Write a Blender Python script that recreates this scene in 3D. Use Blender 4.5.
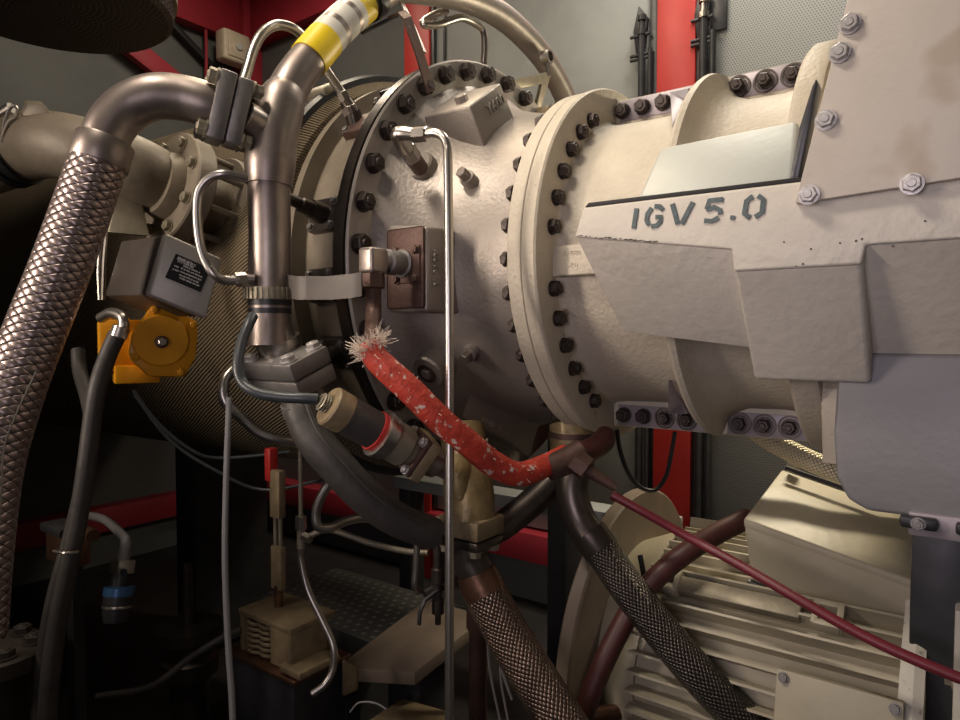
import bpy, bmesh, math, random
from mathutils import Vector, Matrix, Quaternion
random.seed(7)
R_ = math.radians
for o in list(bpy.data.objects):
    bpy.data.objects.remove(o)
SC = bpy.context.scene
COL = SC.collection

# ---------------------------------------------------------------- frame of the place
F, PITCH, CAMZ = 670.33, .0364, 1.15            # camera 1.15 m above the enclosure floor
AZ = .6365
CAM = Vector((0, 0, CAMZ))
A = Vector((math.cos(AZ), -math.sin(AZ), 0))      # along the turbine shaft, to the inlet end
N = Vector((-math.sin(AZ), -math.cos(AZ), 0))     # out of the turbine's side, to the walkway
U = Vector((0, 0, 1))
C0 = Vector((.3353, 1.5118, .1551 + CAMZ))        # shaft centre at the front compressor flange
def W(s, n, u): return C0 + A * s + N * n + U * u
FLOOR = -C0.z

# ---------------------------------------------------------------- camera, world, lights, exposure
cam = bpy.data.cameras.new('camera'); cam.lens = F / 960 * 36; cam.sensor_width = 36
cam.clip_start = .02
camo = bpy.data.objects.new('camera', cam); COL.objects.link(camo)
camo.location = CAM; camo.rotation_euler = (math.pi / 2 - PITCH, 0, 0)
SC.camera = camo
wd = bpy.data.worlds.new('world'); SC.world = wd; wd.use_nodes = True
wd.node_tree.nodes['Background'].inputs[0].default_value = (.9, .85, 1, 1)
wd.node_tree.nodes['Background'].inputs[1].default_value = .02
def area(name, loc, target, energy, color, sx, sy, spread=180):
    l = bpy.data.lights.new(name, 'AREA'); l.shape = 'RECTANGLE'; l.size = sx; l.size_y = sy
    l.energy = energy; l.color = color; l.spread = R_(spread)
    o = bpy.data.objects.new(name, l); COL.objects.link(o); o.location = loc
    o.rotation_euler = (Vector(target) - Vector(loc)).to_track_quat('-Z', 'Y').to_euler()
    return o
area('lamp_key', W(-.40, 1.30, 1.45), W(.12, .3, .12), 6, (1, .88, .74), .6, .2, 88)
area('lamp_overhead', W(-.75, .25, 1.75), W(-.2, .1, 0), 12.5, (1, .85, .63), .9, .2)
area('lamp_behind', W(-.05, -.62, 1.75), W(.15, -.8, -.4), 16, (1, .93, .80), .8, .2)
area('lamp_motor_fill', W(.22, -.90, .44), W(.42, -.1, -.5), 17, (1, .86, .62), .3, .1)  # added lamp, unseen behind the casing, to brighten the motor's terminal box
area('lamp_doorway', W(.42, 1.95, -.1), W(.4, .2, -.05), 2.6, (1, .88, .98), .6, .9, 110)
area('lamp_walkway', W(-.95, 1.9, .25), W(-.2, .4, .0), 3.8, (1, .85, .72), .16, .8, 80)
area('lamp_exhaust', W(-1.75, -.25, 1.8), W(-2.0, .05, .3), 11, (1, .86, .66), .7, .2)
SC.view_settings.view_transform = 'Standard'; SC.view_settings.look = 'None'
SC.view_settings.gamma = 1; SC.view_settings.use_curve_mapping = False
SC.view_settings.exposure = 0

# ---------------------------------------------------------------- rays
def ray(px, py):
    x = (px - 480) / F; z = (360 - py) / F
    c, s = math.cos(-PITCH), math.sin(-PITCH)
    return Vector((x, c - z * s, s + z * c))
def P(px, py, y=None, n=None, s=None, u=None, cyl=None, plane=None):
    d = ray(px, py); o = CAM - C0
    if y is not None: return CAM + d * (y / d.y)
    if n is not None: nv, k = N, n
    elif s is not None: nv, k = A, s
    elif u is not None: nv, k = U, u
    elif plane is not None: nv, k = plane
    if cyl is not None:
        dn, du, on, ou = d.dot(N), d.dot(U), o.dot(N), o.dot(U)
        qa = dn * dn + du * du; qb = 2 * (dn * on + du * ou); qc = on * on + ou * ou - cyl * cyl
        D = max(0, qb * qb - 4 * qa * qc)
        return CAM + d * ((-qb - math.sqrt(D)) / 2 / qa)
    t = (k - o.dot(nv)) / d.dot(nv)
    return CAM + d * t
def pxr(w, y): return w * y / F / 2     # pixel width at distance -> radius

# ---------------------------------------------------------------- materials
def mat(name, base, rough=.5, metal=0, var=0, vscale=8, bump=0, bscale=60, base2=None, spots=None, spec=None, coat=0):
    m = bpy.data.materials.new(name); m.use_nodes = True
    nt = m.node_tree; b = nt.nodes['Principled BSDF']
    b.inputs['Base Color'].default_value = (*base, 1)
    b.inputs['Roughness'].default_value = rough; b.inputs['Metallic'].default_value = metal
    if spec is not None: b.inputs['Specular IOR Level'].default_value = spec
    if coat: b.inputs['Coat Weight'].default_value = coat; b.inputs['Coat Roughness'].default_value = .2
    tc = nt.nodes.new('ShaderNodeTexCoord')
    if var or base2:
        nz = nt.nodes.new('ShaderNodeTexNoise'); nz.inputs['Scale'].default_value = vscale
        nz.inputs['Detail'].default_value = 6; nz.inputs['Roughness'].default_value = .65
        nt.links.new(tc.outputs['Object'], nz.inputs['Vector'])
        cr = nt.nodes.new('ShaderNodeValToRGB')
        b2 = base2 or tuple(max(0, c * (1 - var)) for c in base)
        cr.color_ramp.elements[0].position = .35; cr.color_ramp.elements[0].color = (*b2, 1)
        cr.color_ramp.elements[1].position = .62; cr.color_ramp.elements[1].color = (*base, 1)
        nt.links.new(nz.outputs['Fac'], cr.inputs['Fac'])
        out = cr.outputs['Color']
        if spots:
            n2 = nt.nodes.new('ShaderNodeTexNoise'); n2.inputs['Scale'].default_value = spots[1]; n2.inputs['Detail'].default_value = 3
            nt.links.new(tc.outputs['Object'], n2.inputs['Vector'])
            c2 = nt.nodes.new('ShaderNodeValToRGB')
            c2.color_ramp.elements[0].position = spots[2]; c2.color_ramp.elements[0].color = (0, 0, 0, 1)
            c2.color_ramp.elements[1].position = spots[2] + .06; c2.color_ramp.elements[1].color = (1, 1, 1, 1)
            nt.links.new(n2.outputs['Fac'], c2.inputs['Fac'])
            mx = nt.nodes.new('ShaderNodeMix'); mx.data_type = 'RGBA'
            nt.links.new(c2.outputs['Color'], mx.inputs['Factor'])
            nt.links.new(out, mx.inputs['A']); mx.inputs['B'].default_value = (*spots[0], 1)
            out = mx.outputs['Result']
        nt.links.new(out, b.inputs['Base Color'])
        rr = nt.nodes.new('ShaderNodeMapRange'); rr.inputs['To Min'].default_value = min(1, rough * 1.25); rr.inputs['To Max'].default_value = rough * .85
        nt.links.new(nz.outputs['Fac'], rr.inputs['Value']); nt.links.new(rr.outputs['Result'], b.inputs['Roughness'])
    if bump:
        bz = nt.nodes.new('ShaderNodeTexNoise'); bz.inputs['Scale'].default_value = bscale; bz.inputs['Detail'].default_value = 4
        nt.links.new(tc.outputs['Object'], bz.inputs['Vector'])
        bp = nt.nodes.new('ShaderNodeBump'); bp.inputs['Strength'].default_value = bump; bp.inputs['Distance'].default_value = .004
        nt.links.new(bz.outputs['Fac'], bp.inputs['Height']); nt.links.new(bp.outputs['Normal'], b.inputs['Normal'])
    return m
def mnode(nt, op, a, b=None, c=None):
    x = nt.nodes.new('ShaderNodeMath'); x.operation = op
    for i, v in enumerate((a, b, c)):
        if v is None: continue
        if isinstance(v, (int, float)): x.inputs[i].default_value = v
        else: nt.links.new(v, x.inputs[i])
    return x.outputs[0]
def braid(name, base, dark, strands_u, strands_v, rough=.35, metal=.85, strength=.9):
    """woven strands from the tube's own UV (u once round, v in metres)"""
    m = bpy.data.materials.new(name); m.use_nodes = True; nt = m.node_tree; b = nt.nodes['Principled BSDF']
    uv = nt.nodes.new('ShaderNodeUVMap'); sp = nt.nodes.new('ShaderNodeSeparateXYZ'); nt.links.new(uv.outputs[0], sp.inputs[0])
    uu = mnode(nt, 'MULTIPLY', sp.outputs[0], strands_u); vv = mnode(nt, 'MULTIPLY', sp.outputs[1], strands_v)
    p = mnode(nt, 'ADD', uu, vv); q = mnode(nt, 'SUBTRACT', uu, vv)
    sa = mnode(nt, 'SINE', mnode(nt, 'MULTIPLY', p, math.pi)); sb = mnode(nt, 'SINE', mnode(nt, 'MULTIPLY', q, math.pi))
    ha = mnode(nt, 'ABSOLUTE', sa); hb = mnode(nt, 'ABSOLUTE', sb)
    par = mnode(nt, 'MODULO', mnode(nt, 'ABSOLUTE', mnode(nt, 'ADD', mnode(nt, 'FLOOR', p), mnode(nt, 'FLOOR', q))), 2.0)
    h = mnode(nt, 'ADD', mnode(nt, 'MULTIPLY', ha, par), mnode(nt, 'MULTIPLY', hb, mnode(nt, 'SUBTRACT', 1.0, par)))
    bulge = mnode(nt, 'ADD', mnode(nt, 'MULTIPLY', hb, par), mnode(nt, 'MULTIPLY', ha, mnode(nt, 'SUBTRACT', 1.0, par)))
    h2 = mnode(nt, 'MULTIPLY', mnode(nt, 'POWER', h, .35), mnode(nt, 'POWER', mnode(nt, 'MAXIMUM', bulge, .01), .3))
    cr = nt.nodes.new('ShaderNodeValToRGB'); cr.color_ramp.elements[0].position = .22; cr.color_ramp.elements[0].color = (*dark, 1)
    cr.color_ramp.elements[1].position = .5; cr.color_ramp.elements[1].color = (*base, 1)
    nt.links.new(h2, cr.inputs['Fac']); nt.links.new(cr.outputs['Color'], b.inputs['Base Color'])
    b.inputs['Metallic'].default_value = metal; b.inputs['Roughness'].default_value = rough
    bp = nt.nodes.new('ShaderNodeBump'); bp.inputs['Strength'].default_value = strength; bp.inputs['Distance'].default_value = .003
    nt.links.new(h2, bp.inputs['Height']); nt.links.new(bp.outputs['Normal'], b.inputs['Normal'])
    return m
def perforated(name, base, hole, pitch, rad=.3, rough=.6, metal=.2, up=None):
    m = mat(name, base, rough, metal); nt = m.node_tree; b = nt.nodes['Principled BSDF']
    tc = nt.nodes.new('ShaderNodeTexCoord')
    def dot(v):
        x = nt.nodes.new('ShaderNodeVectorMath'); x.operation = 'DOT_PRODUCT'; nt.links.new(tc.outputs['Object'], x.inputs[0]); x.inputs[1].default_value = v
        return x.outputs['Value']
    x = mnode(nt, 'DIVIDE', dot(A), pitch); z = mnode(nt, 'DIVIDE', dot(up or U), pitch * .866)
    row = mnode(nt, 'FLOOR', z)
    x2 = mnode(nt, 'ADD', x, mnode(nt, 'MULTIPLY', row, .5))
    fx = mnode(nt, 'SUBTRACT', mnode(nt, 'FRACT', x2), .5); fz = mnode(nt, 'MULTIPLY', mnode(nt, 'SUBTRACT', mnode(nt, 'FRACT', z), .5), .866)
    d = mnode(nt, 'SQRT', mnode(nt, 'ADD', mnode(nt, 'MULTIPLY', fx, fx), mnode(nt, 'MULTIPLY', fz, fz)))
    k = mnode(nt, 'LESS_THAN', d, rad)
    mx = nt.nodes.new('ShaderNodeMix'); mx.data_type = 'RGBA'; nt.links.new(k, mx.inputs['Factor'])
    mx.inputs['A'].default_value = (*base, 1); mx.inputs['B'].default_value = (*hole, 1)
    nt.links.new(mx.outputs['Result'], b.inputs['Base Color'])
    return m
def roped(name, base, dark, k, ku=0):
    m = bpy.data.materials.new(name); m.use_nodes = True; nt = m.node_tree; b = nt.nodes['Principled BSDF']
    uv = nt.nodes.new('ShaderNodeUVMap'); sp = nt.nodes.new('ShaderNodeSeparateXYZ'); nt.links.new(uv.outputs[0], sp.inputs[0])
    nz = nt.nodes.new('ShaderNodeTexNoise'); nz.inputs['Scale'].default_value = 5; nz.inputs['Detail'].default_value = 5
    tc = nt.nodes.new('ShaderNodeTexCoord'); nt.links.new(tc.outputs['Object'], nz.inputs['Vector'])
    ph = mnode(nt, 'ADD', mnode(nt, 'MULTIPLY', sp.outputs[1], k), mnode(nt, 'ADD', mnode(nt, 'MULTIPLY', sp.outputs[0], ku), mnode(nt, 'MULTIPLY', nz.outputs['Fac'], 1.6)))
    h = mnode(nt, 'ABSOLUTE', mnode(nt, 'SINE', mnode(nt, 'MULTIPLY', ph, math.pi)))
    n2 = nt.nodes.new('ShaderNodeTexNoise'); n2.inputs['Scale'].default_value = 90; nt.links.new(tc.outputs['Object'], n2.inputs['Vector'])
    hh = mnode(nt, 'ADD', mnode(nt, 'POWER', h, .6), mnode(nt, 'MULTIPLY', n2.outputs['Fac'], .25))
    cr = nt.nodes.new('ShaderNodeValToRGB'); cr.color_ramp.elements[0].position = .2; cr.color_ramp.elements[0].color = (*dark, 1)
    cr.color_ramp.elements[1].position = .75; cr.color_ramp.elements[1].color = (*base, 1)
    nt.links.new(hh, cr.inputs['Fac']); nt.links.new(cr.outputs['Color'], b.inputs['Base Color']); b.inputs['Roughness'].default_value = .85
    bp = nt.nodes.new('ShaderNodeBump'); bp.inputs['Strength'].default_value = .9; bp.inputs['Distance'].default_value = .006
    nt.links.new(hh, bp.inputs['Height']); nt.links.new(bp.outputs['Normal'], b.inputs['Normal'])
    return m
M = dict(
    silver=mat('silver_cast', (.37, .325, .285), .44, .5, .18, 5, .26, 130),
    flange=mat('machined_flange', (.38, .34, .30), .42, .5, .2, 9, .1, 120),
    cream=mat('cream_cast', (.53, .47, .375), .55, .1, .16, 6, .45, 120, spots=((.35, .27, .2), 22, .72)),
    box=mat('cream_paint', (.62, .57, .49), .45, 0, .1, 5, .45, 60, spots=((.22, .19, .18), 55, .765)),
    plate=mat('plate_paint', (.55, .49, .42), .5, 0, .13, 4, .15, 90, spots=((.45, .375, .29), 7, .69)),
    lid=mat('pale_lid', (.45, .465, .43), .45, .1, .06, 6, .15, 60),
    duct=mat('grey_duct', (.235, .228, .235), .45, .1, .1, 4, .2, 60),
    bolt=mat('dark_bolt', (.075, .06, .055), .4, .75, .35, 40, .2, 150),
    bolt2=mat('zinc_bolt', (.58, .55, .52), .38, .5, .3, 60, .1, 150),
    gap=mat('dark_gap', (.02, .018, .018), .7),
    rust=mat('brown_plate', (.13, .075, .06), .5, .5, .35, 15, .25, 120),
    steel=mat('bare_steel', (.50, .46, .42), .3, 1, .25, 14, .04, 40),
    pipe=mat('pipe_steel', (.38, .325, .29), .38, .85, .3, 12, .06, 30, base2=(.27, .22, .20)),
    pipedark=mat('pipe_dark', (.13, .108, .095), .33, .8, .35, 14, .08, 60),
    tubing=mat('tubing', (.56, .52, .47), .3, .95, .15, 20),
    dirty=mat('dirty_pipe', (.34, .30, .22), .5, .5, .35, 10, .2, 80),
    beige=mat('beige_pipe', (.36, .305, .235), .48, .15, .2, 8, .2, 60),
    flblock=mat('dark_flange', (.30, .28, .265), .42, .6, .3, 14, .15, 90),
    rubber=mat('rubber', (.075, .066, .06), .5, .1, .35, 14, .25, 60),
    black=mat('black_paint', (.018, .018, .02), .4, 0, .2, 20),
    blacksteel=mat('black_steel', (.055, .055, .06), .35, .4, .3, 20),
    cable=mat('grey_cable', (.22, .21, .21), .45),
    darkcable=mat('dark_cable', (.05, .055, .06), .35),
    red=mat('red_paint', (.55, .035, .03), .42, 0, .15, 4, .05, 40),
    redshade=mat('shaded_red_paint', (.42, .03, .05), .5, 0, .2, 4),  # shaded copy of the frame red, dimness put into the colour
    sleeve=mat('red_sleeve', (.56, .055, .03), .62, 0, .3, 30, .8, 70, spots=((.66, .50, .42), 55, .60)),
    fray=mat('frayed_fibre', (.72, .62, .52), .8),
    yellow=mat('yellow_paint', (.72, .31, .008), .38, 0, .15, 8, .15, 60),
    tapey=mat('yellow_tape', (.80, .58, .01), .4, 0, .1, 20),
    tapew=mat('pale_tape', (.66, .63, .56), .45, 0, .2, 18),
    wrap=mat('tan_wrap', (.34, .25, .12), .36, .25, .45, 22, 1.0, 28),
    tan=mat('tan_paint', (.30, .225, .13), .5, .1, .35, 20, .4, 80),
    wall=mat('wall_grey', (.30, .31, .305), .55, .1, .16, 3, .1, 30),
    wallshade=mat('wall_shaded_grey', (.13, .135, .135), .6, .05, .15, 3),  # wall grey with its shade put into the colour
    floor=mat('floor_plate', (.05, .045, .045), .5, .3, .4, 5),
    label=mat('black_label', (.012, .011, .011), .55, spec=.2),
    white=mat('white_print', (.6, .58, .55), .6),
    stencil=mat('stencil_ink', (.11, .145, .15), .6, 0, .3, 90),
    blue=mat('blue_ring', (.05, .13, .28), .3, .3),
    grease=mat('copper_stain', (.24, .13, .085), .35, .8, .4, 18, .15, 80),
    motor=mat('motor_cream', (.42, .375, .275), .45, 0, .15, 6, .15, 60),
    redhose=mat('dark_red_hose', (.17, .022, .033), .4, 0, .25, 10),
    rose=mat('red_brown_hose', (.085, .026, .022), .45, 0, .3, 10),
    beigedark=mat('dark_beige', (.27, .225, .17), .48, .15, .3, 8, .2, 60),  # darker beige for the fuel pipe and combustor casing
    disc=mat('shaded_brown', (.22, .17, .13), .5, .1, .25, 5, .1, 60),  # darkened in the colour to imitate a surface out of the light
    lampbox=mat('lamp_box_paint', (.72, .62, .48), .45, 0, .2, 20),
    boxdark=mat('dark_brown_paint', (.075, .06, .05), .45, .2, .2, 20),
    panel=mat('panel_grey', (.40, .37, .32), .4, .3, .12, 9, .1, 60),
    junction=mat('junction_grey', (.27, .25, .22), .45, .3, .12, 9, .1, 60),
    lilac=mat('machined_lilac', (.32, .28, .30), .4, .3, .1, 20),
    whitepaint=mat('chipped_white', (.62, .58, .5), .5, 0, .2, 12, .2, 60, spots=((.09, .07, .06), 30, .66)),
)
M['braid'] = braid('steel_braid', (.42, .335, .315), (.05, .04, .04), 9, 62)
M['braidfine'] = braid('fine_braid', (.22, .155, .125), (.02, .015, .013), 26, 95)
M['braiddark'] = braid('dark_braid', (.10, .085, .075), (.012, .01, .009), 26, 95)
M['braidgold'] = braid('pale_braid', (.72, .64, .45), (.16, .12, .08), 14, 110, .5, .3)
M['perf'] = perforated('perforated_sheet', (.30, .31, .305), (.14, .14, .14), .0095, .27)
M['perftray'] = perforated('slotted_tray', (.06, .06, .057), (.15, .145, .13), .034, .2, up=N)
M['rope'] = roped('lagging_rope', (.20, .15, .09), (.022, .017, .012), 60, 400)
M['mesh'] = braid('drum_mesh', (.065, .048, .045), (.006, .005, .005), 90, 60, .6, .3)
M['copper'] = M['grease']

# ---------------------------------------------------------------- mesh helpers
WL = {}
def frame_of(ax, ref=None):
    ax = Vector(ax).normalized()
    r = Vector(ref) if ref is not None else (U if abs(ax.z) < .9 else A)
    x = (r - ax * r.dot(ax)).normalized(); y = ax.cross(x)
    return x, y, ax
class MB:
    def __init__(s): s.bm = bmesh.new(); s.uv = s.bm.loops.layers.uv.new('UVMap')
    def poly(s, verts, faces, uvs=None):
        vs = [s.bm.verts.new(v) for v in verts]
        for k, f in enumerate(faces):
            try: fc = s.bm.faces.new([vs[i] for i in f])
            except ValueError: continue
            if uvs:
                for l, t in zip(fc.loops, uvs[k]): l[s.uv].uv = t
        return s
    def merge(s, tmp):
        me = bpy.data.meshes.new('t'); tmp.to_mesh(me); tmp.free(); s.bm.from_mesh(me); bpy.data.meshes.remove(me); return s
    def hexa(s, c8, bevel=0, seg=2):
        """eight corners: bottom four then top four in the same order"""
        b = bmesh.new(); vs = [b.verts.new(v) for v in c8]
        for f in ((3, 2, 1, 0), (4, 5, 6, 7), (0, 1, 5, 4), (1, 2, 6, 5), (2, 3, 7, 6), (3, 0, 4, 7)): b.faces.new([vs[i] for i in f])
        bmesh.ops.recalc_face_normals(b, faces=b.faces)
        if bevel: bmesh.ops.bevel(b, geom=b.edges[:], offset=bevel, segments=seg, affect='EDGES', profile=.5)
        return s.merge(b)
    def box(s, c, ex, ey, ez, bevel=0, seg=2):
        """centre and three half-extent vectors"""
        c, ex, ey, ez = map(Vector, (c, ex, ey, ez))
        return s.hexa([c - ex - ey - ez, c + ex - ey - ez, c + ex + ey - ez, c - ex + ey - ez, c - ex - ey + ez, c + ex - ey + ez, c + ex + ey + ez, c - ex + ey + ez], bevel, seg)
    def prism(s, pts, vec, bevel=0, seg=2):
        b = bmesh.new(); vec = Vector(vec); n = len(pts)
        lo = [b.verts.new(Vector(p)) for p in pts]; hi = [b.verts.new(Vector(p) + vec) for p in pts]
        b.faces.new(lo[::-1]); b.faces.new(hi)
        for i in range(n): b.faces.new((lo[i], lo[(i + 1) % n], hi[(i + 1) % n], hi[i]))
        bmesh.ops.recalc_face_normals(b, faces=b.faces)
        if bevel: bmesh.ops.bevel(b, geom=b.edges[:], offset=bevel, segments=seg, affect='EDGES', profile=.5)
        return s.merge(b)
    def lathe(s, prof, o, ax, seg=48, ref=None, a0=0, a1=360, uvr=None):
        o = Vector(o); x, y, z = frame_of(ax, ref); full = abs(a1 - a0) >= 359.9
        m = seg if full else seg + 1
        vs = []; L = 0; Ls = []
        for k, (t, r) in enumerate(prof):
            if k: L += math.hypot(t - prof[k - 1][0], r - prof[k - 1][1])
            Ls.append(L)
            for i in range(m):
                a = R_(a0 + (a1 - a0) * i / seg); vs.append(o + z * t + (x * math.cos(a) + y * math.sin(a)) * r)
        fs = []; us = []
        for k in range(len(prof) - 1):
            for i in range(seg):
                j = (i + 1) % m if full else i + 1
                fs.append((k * m + i, k * m + j, (k + 1) * m + j, (k + 1) * m + i))
                us.append(((i / seg, Ls[k]), ((i + 1) / seg, Ls[k]), ((i + 1) / seg, Ls[k + 1]), (i / seg, Ls[k + 1])))
        if full and prof[0][1] > 1e-6: fs.append(tuple(range(m))[::-1]); us.append([(0, 0)] * m)
        if full and prof[-1][1] > 1e-6:
            k = len(prof) - 1; fs.append(tuple(k * m + i for i in range(m))); us.append([(0, 0)] * m)
        b = bmesh.new(); uvl = b.loops.layers.uv.new('UVMap'); bv = [b.verts.new(v) for v in vs]
        for f, t in zip(fs, us):
            try: fc = b.faces.new([bv[i] for i in f])
            except ValueError: continue
            for l, q in zip(fc.loops, t): l[uvl].uv = q
        bmesh.ops.remove_doubles(b, verts=b.verts[:], dist=1e-6)
        bmesh.ops.recalc_face_normals(b, faces=b.faces)
        return s.merge(b)
    def cyl(s, p0, p1, r, seg=24, ch=0):
        p0 = Vector(p0); p1 = Vector(p1); L = (p1 - p0).length
        pr = [(0, r), (L, r)] if not ch else [(0, r - ch), (ch, r), (L - ch, r), (L, r - ch)]
        return s.lathe(pr, p0, p1 - p0, seg)
    def hexnut(s, p0, p1, r, rot=0):
        p0 = Vector(p0); p1 = Vector(p1); L = (p1 - p0).length; x, y, z = frame_of(p1 - p0)
        ch = min(.12 * r, L * .2); b = bmesh.new(); rings = []
        for t, rr in ((0, r * .9), (ch, r), (L - ch, r), (L, r * .88)):
            rings.append([b.verts.new(p0 + z * t + (x * math.cos(R_(60 * i + rot)) + y * math.sin(R_(60 * i + rot))) * rr) for i in range(6)])
        for k in range(3):
            for i in range(6): b.faces.new((rings[k][i], rings[k][(i + 1) % 6], rings[k + 1][(i + 1) % 6], rings[k + 1][i]))
        b.faces.new(rings[0][::-1]); b.faces.new(rings[3]); bmesh.ops.recalc_face_normals(b, faces=b.faces)
        return s.merge(b)
    def tube(s, pts, r, seg=16, res=8, spline=True, squash=None):
        pts = [Vector(p) for p in pts]; rs = list(r) if isinstance(r, (list, tuple)) else [r] * len(pts)
        path, rad = [], []
        if spline and len(pts) > 2:
            ext = [pts[0] * 2 - pts[1]] + pts + [pts[-1] * 2 - pts[-2]]
            for i in range(len(pts) - 1):
                p0, p1, p2, p3 = ext[i:i + 4]
                for j in range(res):
                    t = j / res
                    path.append(.5 * (2 * p1 + (p2 - p0) * t + (2 * p0 - 5 * p1 + 4 * p2 - p3) * t * t + (3 * p1 - p0 - 3 * p2 + p3) * t ** 3)); rad.append(rs[i] + (rs[i + 1] - rs[i]) * t)
            path.append(pts[-1]); rad.append(rs[-1])
        else: path, rad = pts, rs
        b = bmesh.new(); uvl = b.loops.layers.uv.new('UVMap'); rings = []; nrm = None; L = 0; Ls = []
        for i, p in enumerate(path):
            t = (path[min(i + 1, len(path) - 1)] - path[max(i - 1, 0)]).normalized()
            if nrm is None: nrm = frame_of(t)[0]
            nrm = (nrm - t * nrm.dot(t)).normalized(); bi = t.cross(nrm)
            if i: L += (p - path[i - 1]).length
            Ls.append(L)
            rings.append([b.verts.new(p + (nrm * math.cos(2 * math.pi * k / seg) + bi * math.sin(2 * math.pi * k / seg)) * rad[i]) for k in range(seg)])
        for i in range(len(path) - 1):
            for k in range(seg):
                f = b.faces.new((rings[i][k], rings[i][(k + 1) % seg], rings[i + 1][(k + 1) % seg], rings[i + 1][k]))
                for l, q in zip(f.loops, ((k / seg, Ls[i]), ((k + 1) / seg, Ls[i]), ((k + 1) / seg, Ls[i + 1]), (k / seg, Ls[i + 1]))): l[uvl].uv = q
        b.faces.new(rings[0][::-1]); b.faces.new(rings[-1]); bmesh.ops.recalc_face_normals(b, faces=b.faces)
        return s.merge(b)
    def strip(s, pts, wid, thick):
        """a bent flat bar: path, width vector(s), thickness"""
        pts = [Vector(p) for p in pts]; n = len(pts); wid = Vector(wid)
        b = bmesh.new(); rg = []
        for i, p in enumerate(pts):
            t = (pts[min(i + 1, n - 1)] - pts[max(i - 1, 0)]).normalized(); nn = t.cross(wid).normalized() * thick / 2
            rg.append([b.verts.new(p + d) for d in (wid / 2 + nn, -wid / 2 + nn, -wid / 2 - nn, wid / 2 - nn)])
        for i in range(n - 1):
            for k in range(4): b.faces.new((rg[i][k], rg[i][(k + 1) % 4], rg[i + 1][(k + 1) % 4], rg[i + 1][k]))
        b.faces.new(rg[0][::-1]); b.faces.new(rg[-1]); bmesh.ops.recalc_face_normals(b, faces=b.faces)
        return s.merge(b)
    def text(s, txt, o, x, y, size, depth=.001, align='CENTER'):
        """raised lettering on the plane spanned by x (reading direction) and y (up)"""
        cu = bpy.data.curves.new('t', 'FONT'); cu.body = txt; cu.size = 1; cu.extrude = .5; cu.align_x = align; cu.align_y = 'CENTER'; cu.resolution_u = 2
        ob = bpy.data.objects.new('t', cu); me = ob.to_mesh().copy(); ob.to_mesh_clear()
        x = Vector(x).normalized(); y = Vector(y); y = (y - x * y.dot(x)).normalized(); z = x.cross(y)
        o = Vector(o)
        for v in me.vertices: v.co = o + x * v.co.x * size + y * v.co.y * size + z * (v.co.z * depth)
        s.bm.from_mesh(me); bpy.data.meshes.remove(me); bpy.data.objects.remove(ob); bpy.data.curves.remove(cu); return s
    def build(s, name, m, parent=None, origin=None, sharp=32):
        bm = s.bm
        lo = Vector([min(v.co[i] for v in bm.verts) for i in range(3)]); hi = Vector([max(v.co[i] for v in bm.verts) for i in range(3)])
        if origin is None: origin = (lo + hi) / 2; 
        if parent is None: origin = Vector((origin.x, origin.y, lo.z))
        for v in bm.verts: v.co -= origin
        me = bpy.data.meshes.new(name); bm.to_mesh(me); bm.free()
        me.materials.append(M[m] if isinstance(m, str) else m)
        me.shade_smooth(); me.set_sharp_from_angle(angle=R_(sharp))
        o = bpy.data.objects.new(name, me); COL.objects.link(o)
        WL[o] = Vector(origin)
        if parent is not None: o.parent = parent; o.location = origin - WL[parent]
        else: o.location = origin
        return o
def tag(o, label=None, cat=None, group=None, kind=None):
    if label: o['label'] = label
    if cat: o['category'] = cat
    if group: o['group'] = group
    if kind: o['kind'] = kind
    return o
def thing(name, label, cat, loc, group=None):
    o = bpy.data.objects.new(name, None); COL.objects.link(o); o.location = loc; WL[o] = Vector(loc); o.empty_display_size = .05
    return tag(o, label, cat, group)
def copy_part(proto, name, pos, ax, parent, roll=0):
    """copy of a part modelled at the origin along +Z, put at pos pointing along ax"""
    o = proto.copy(); COL.objects.link(o); o.name = name; o.parent = parent; o.location = Vector(pos) - WL[parent]
    q = Vector(ax).normalized().to_track_quat('Z', 'Y')
    o.rotation_mode = 'QUATERNION'; o.rotation_quaternion = q @ Quaternion((0, 0, 1), R_(roll)); WL[o] = Vector(pos)
    return o
def proto_mesh(mb, m, name):
    me = bpy.data.meshes.new(name); mb.bm.to_mesh(me); mb.bm.free(); me.materials.append(M[m]); me.shade_smooth(); me.set_sharp_from_angle(angle=R_(30))
    return bpy.data.objects.new(name, me)
def tubething(name, label, cat, pts, r, m, group=None, **k):
    return tag(MB().tube(pts, r, **k).build(name, m), label, cat, group)
def bolt_mb(r, h, washer=True, wr=1.5):
    b = MB()
    if washer: b.lathe([(0, 0), (0, r * wr), (h * .22, r * wr), (h * .25, 0)], (0, 0, 0), (0, 0, 1), 20)
    b.hexnut((0, 0, 0), (0, 0, h), r); b.lathe([(h, r * .5), (h * 1.12, r * .42), (h * 1.12, 0)], (0, 0, 0), (0, 0, 1), 14)
    return b
BOLT = proto_mesh(bolt_mb(.0195, .022, True, 1.06), 'bolt', 'flange_bolt')
BOLTS = proto_mesh(bolt_mb(.0145, .015, True, 1.05), 'bolt', 'flange_bolt')
NUT = proto_mesh(bolt_mb(.0125, .022, True, 1.35), 'bolt', 'split_bolt')
NUT2 = proto_mesh(bolt_mb(.0155, .018, True, 1.1), 'bolt', 'split_bolt')
ZB = proto_mesh(bolt_mb(.0108, .009, True, 1.2), 'bolt2', 'cover_bolt')
SB = proto_mesh(bolt_mb(.0075, .008, True, 1.2), 'bolt2', 'small_bolt')
SBR = proto_mesh(bolt_mb(.008, .008, True, 1.2), 'rust', 'plate_bolt')
SBD = proto_mesh(bolt_mb(.0075, .008, True, 1.2), 'flblock', 'small_bolt')
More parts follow.
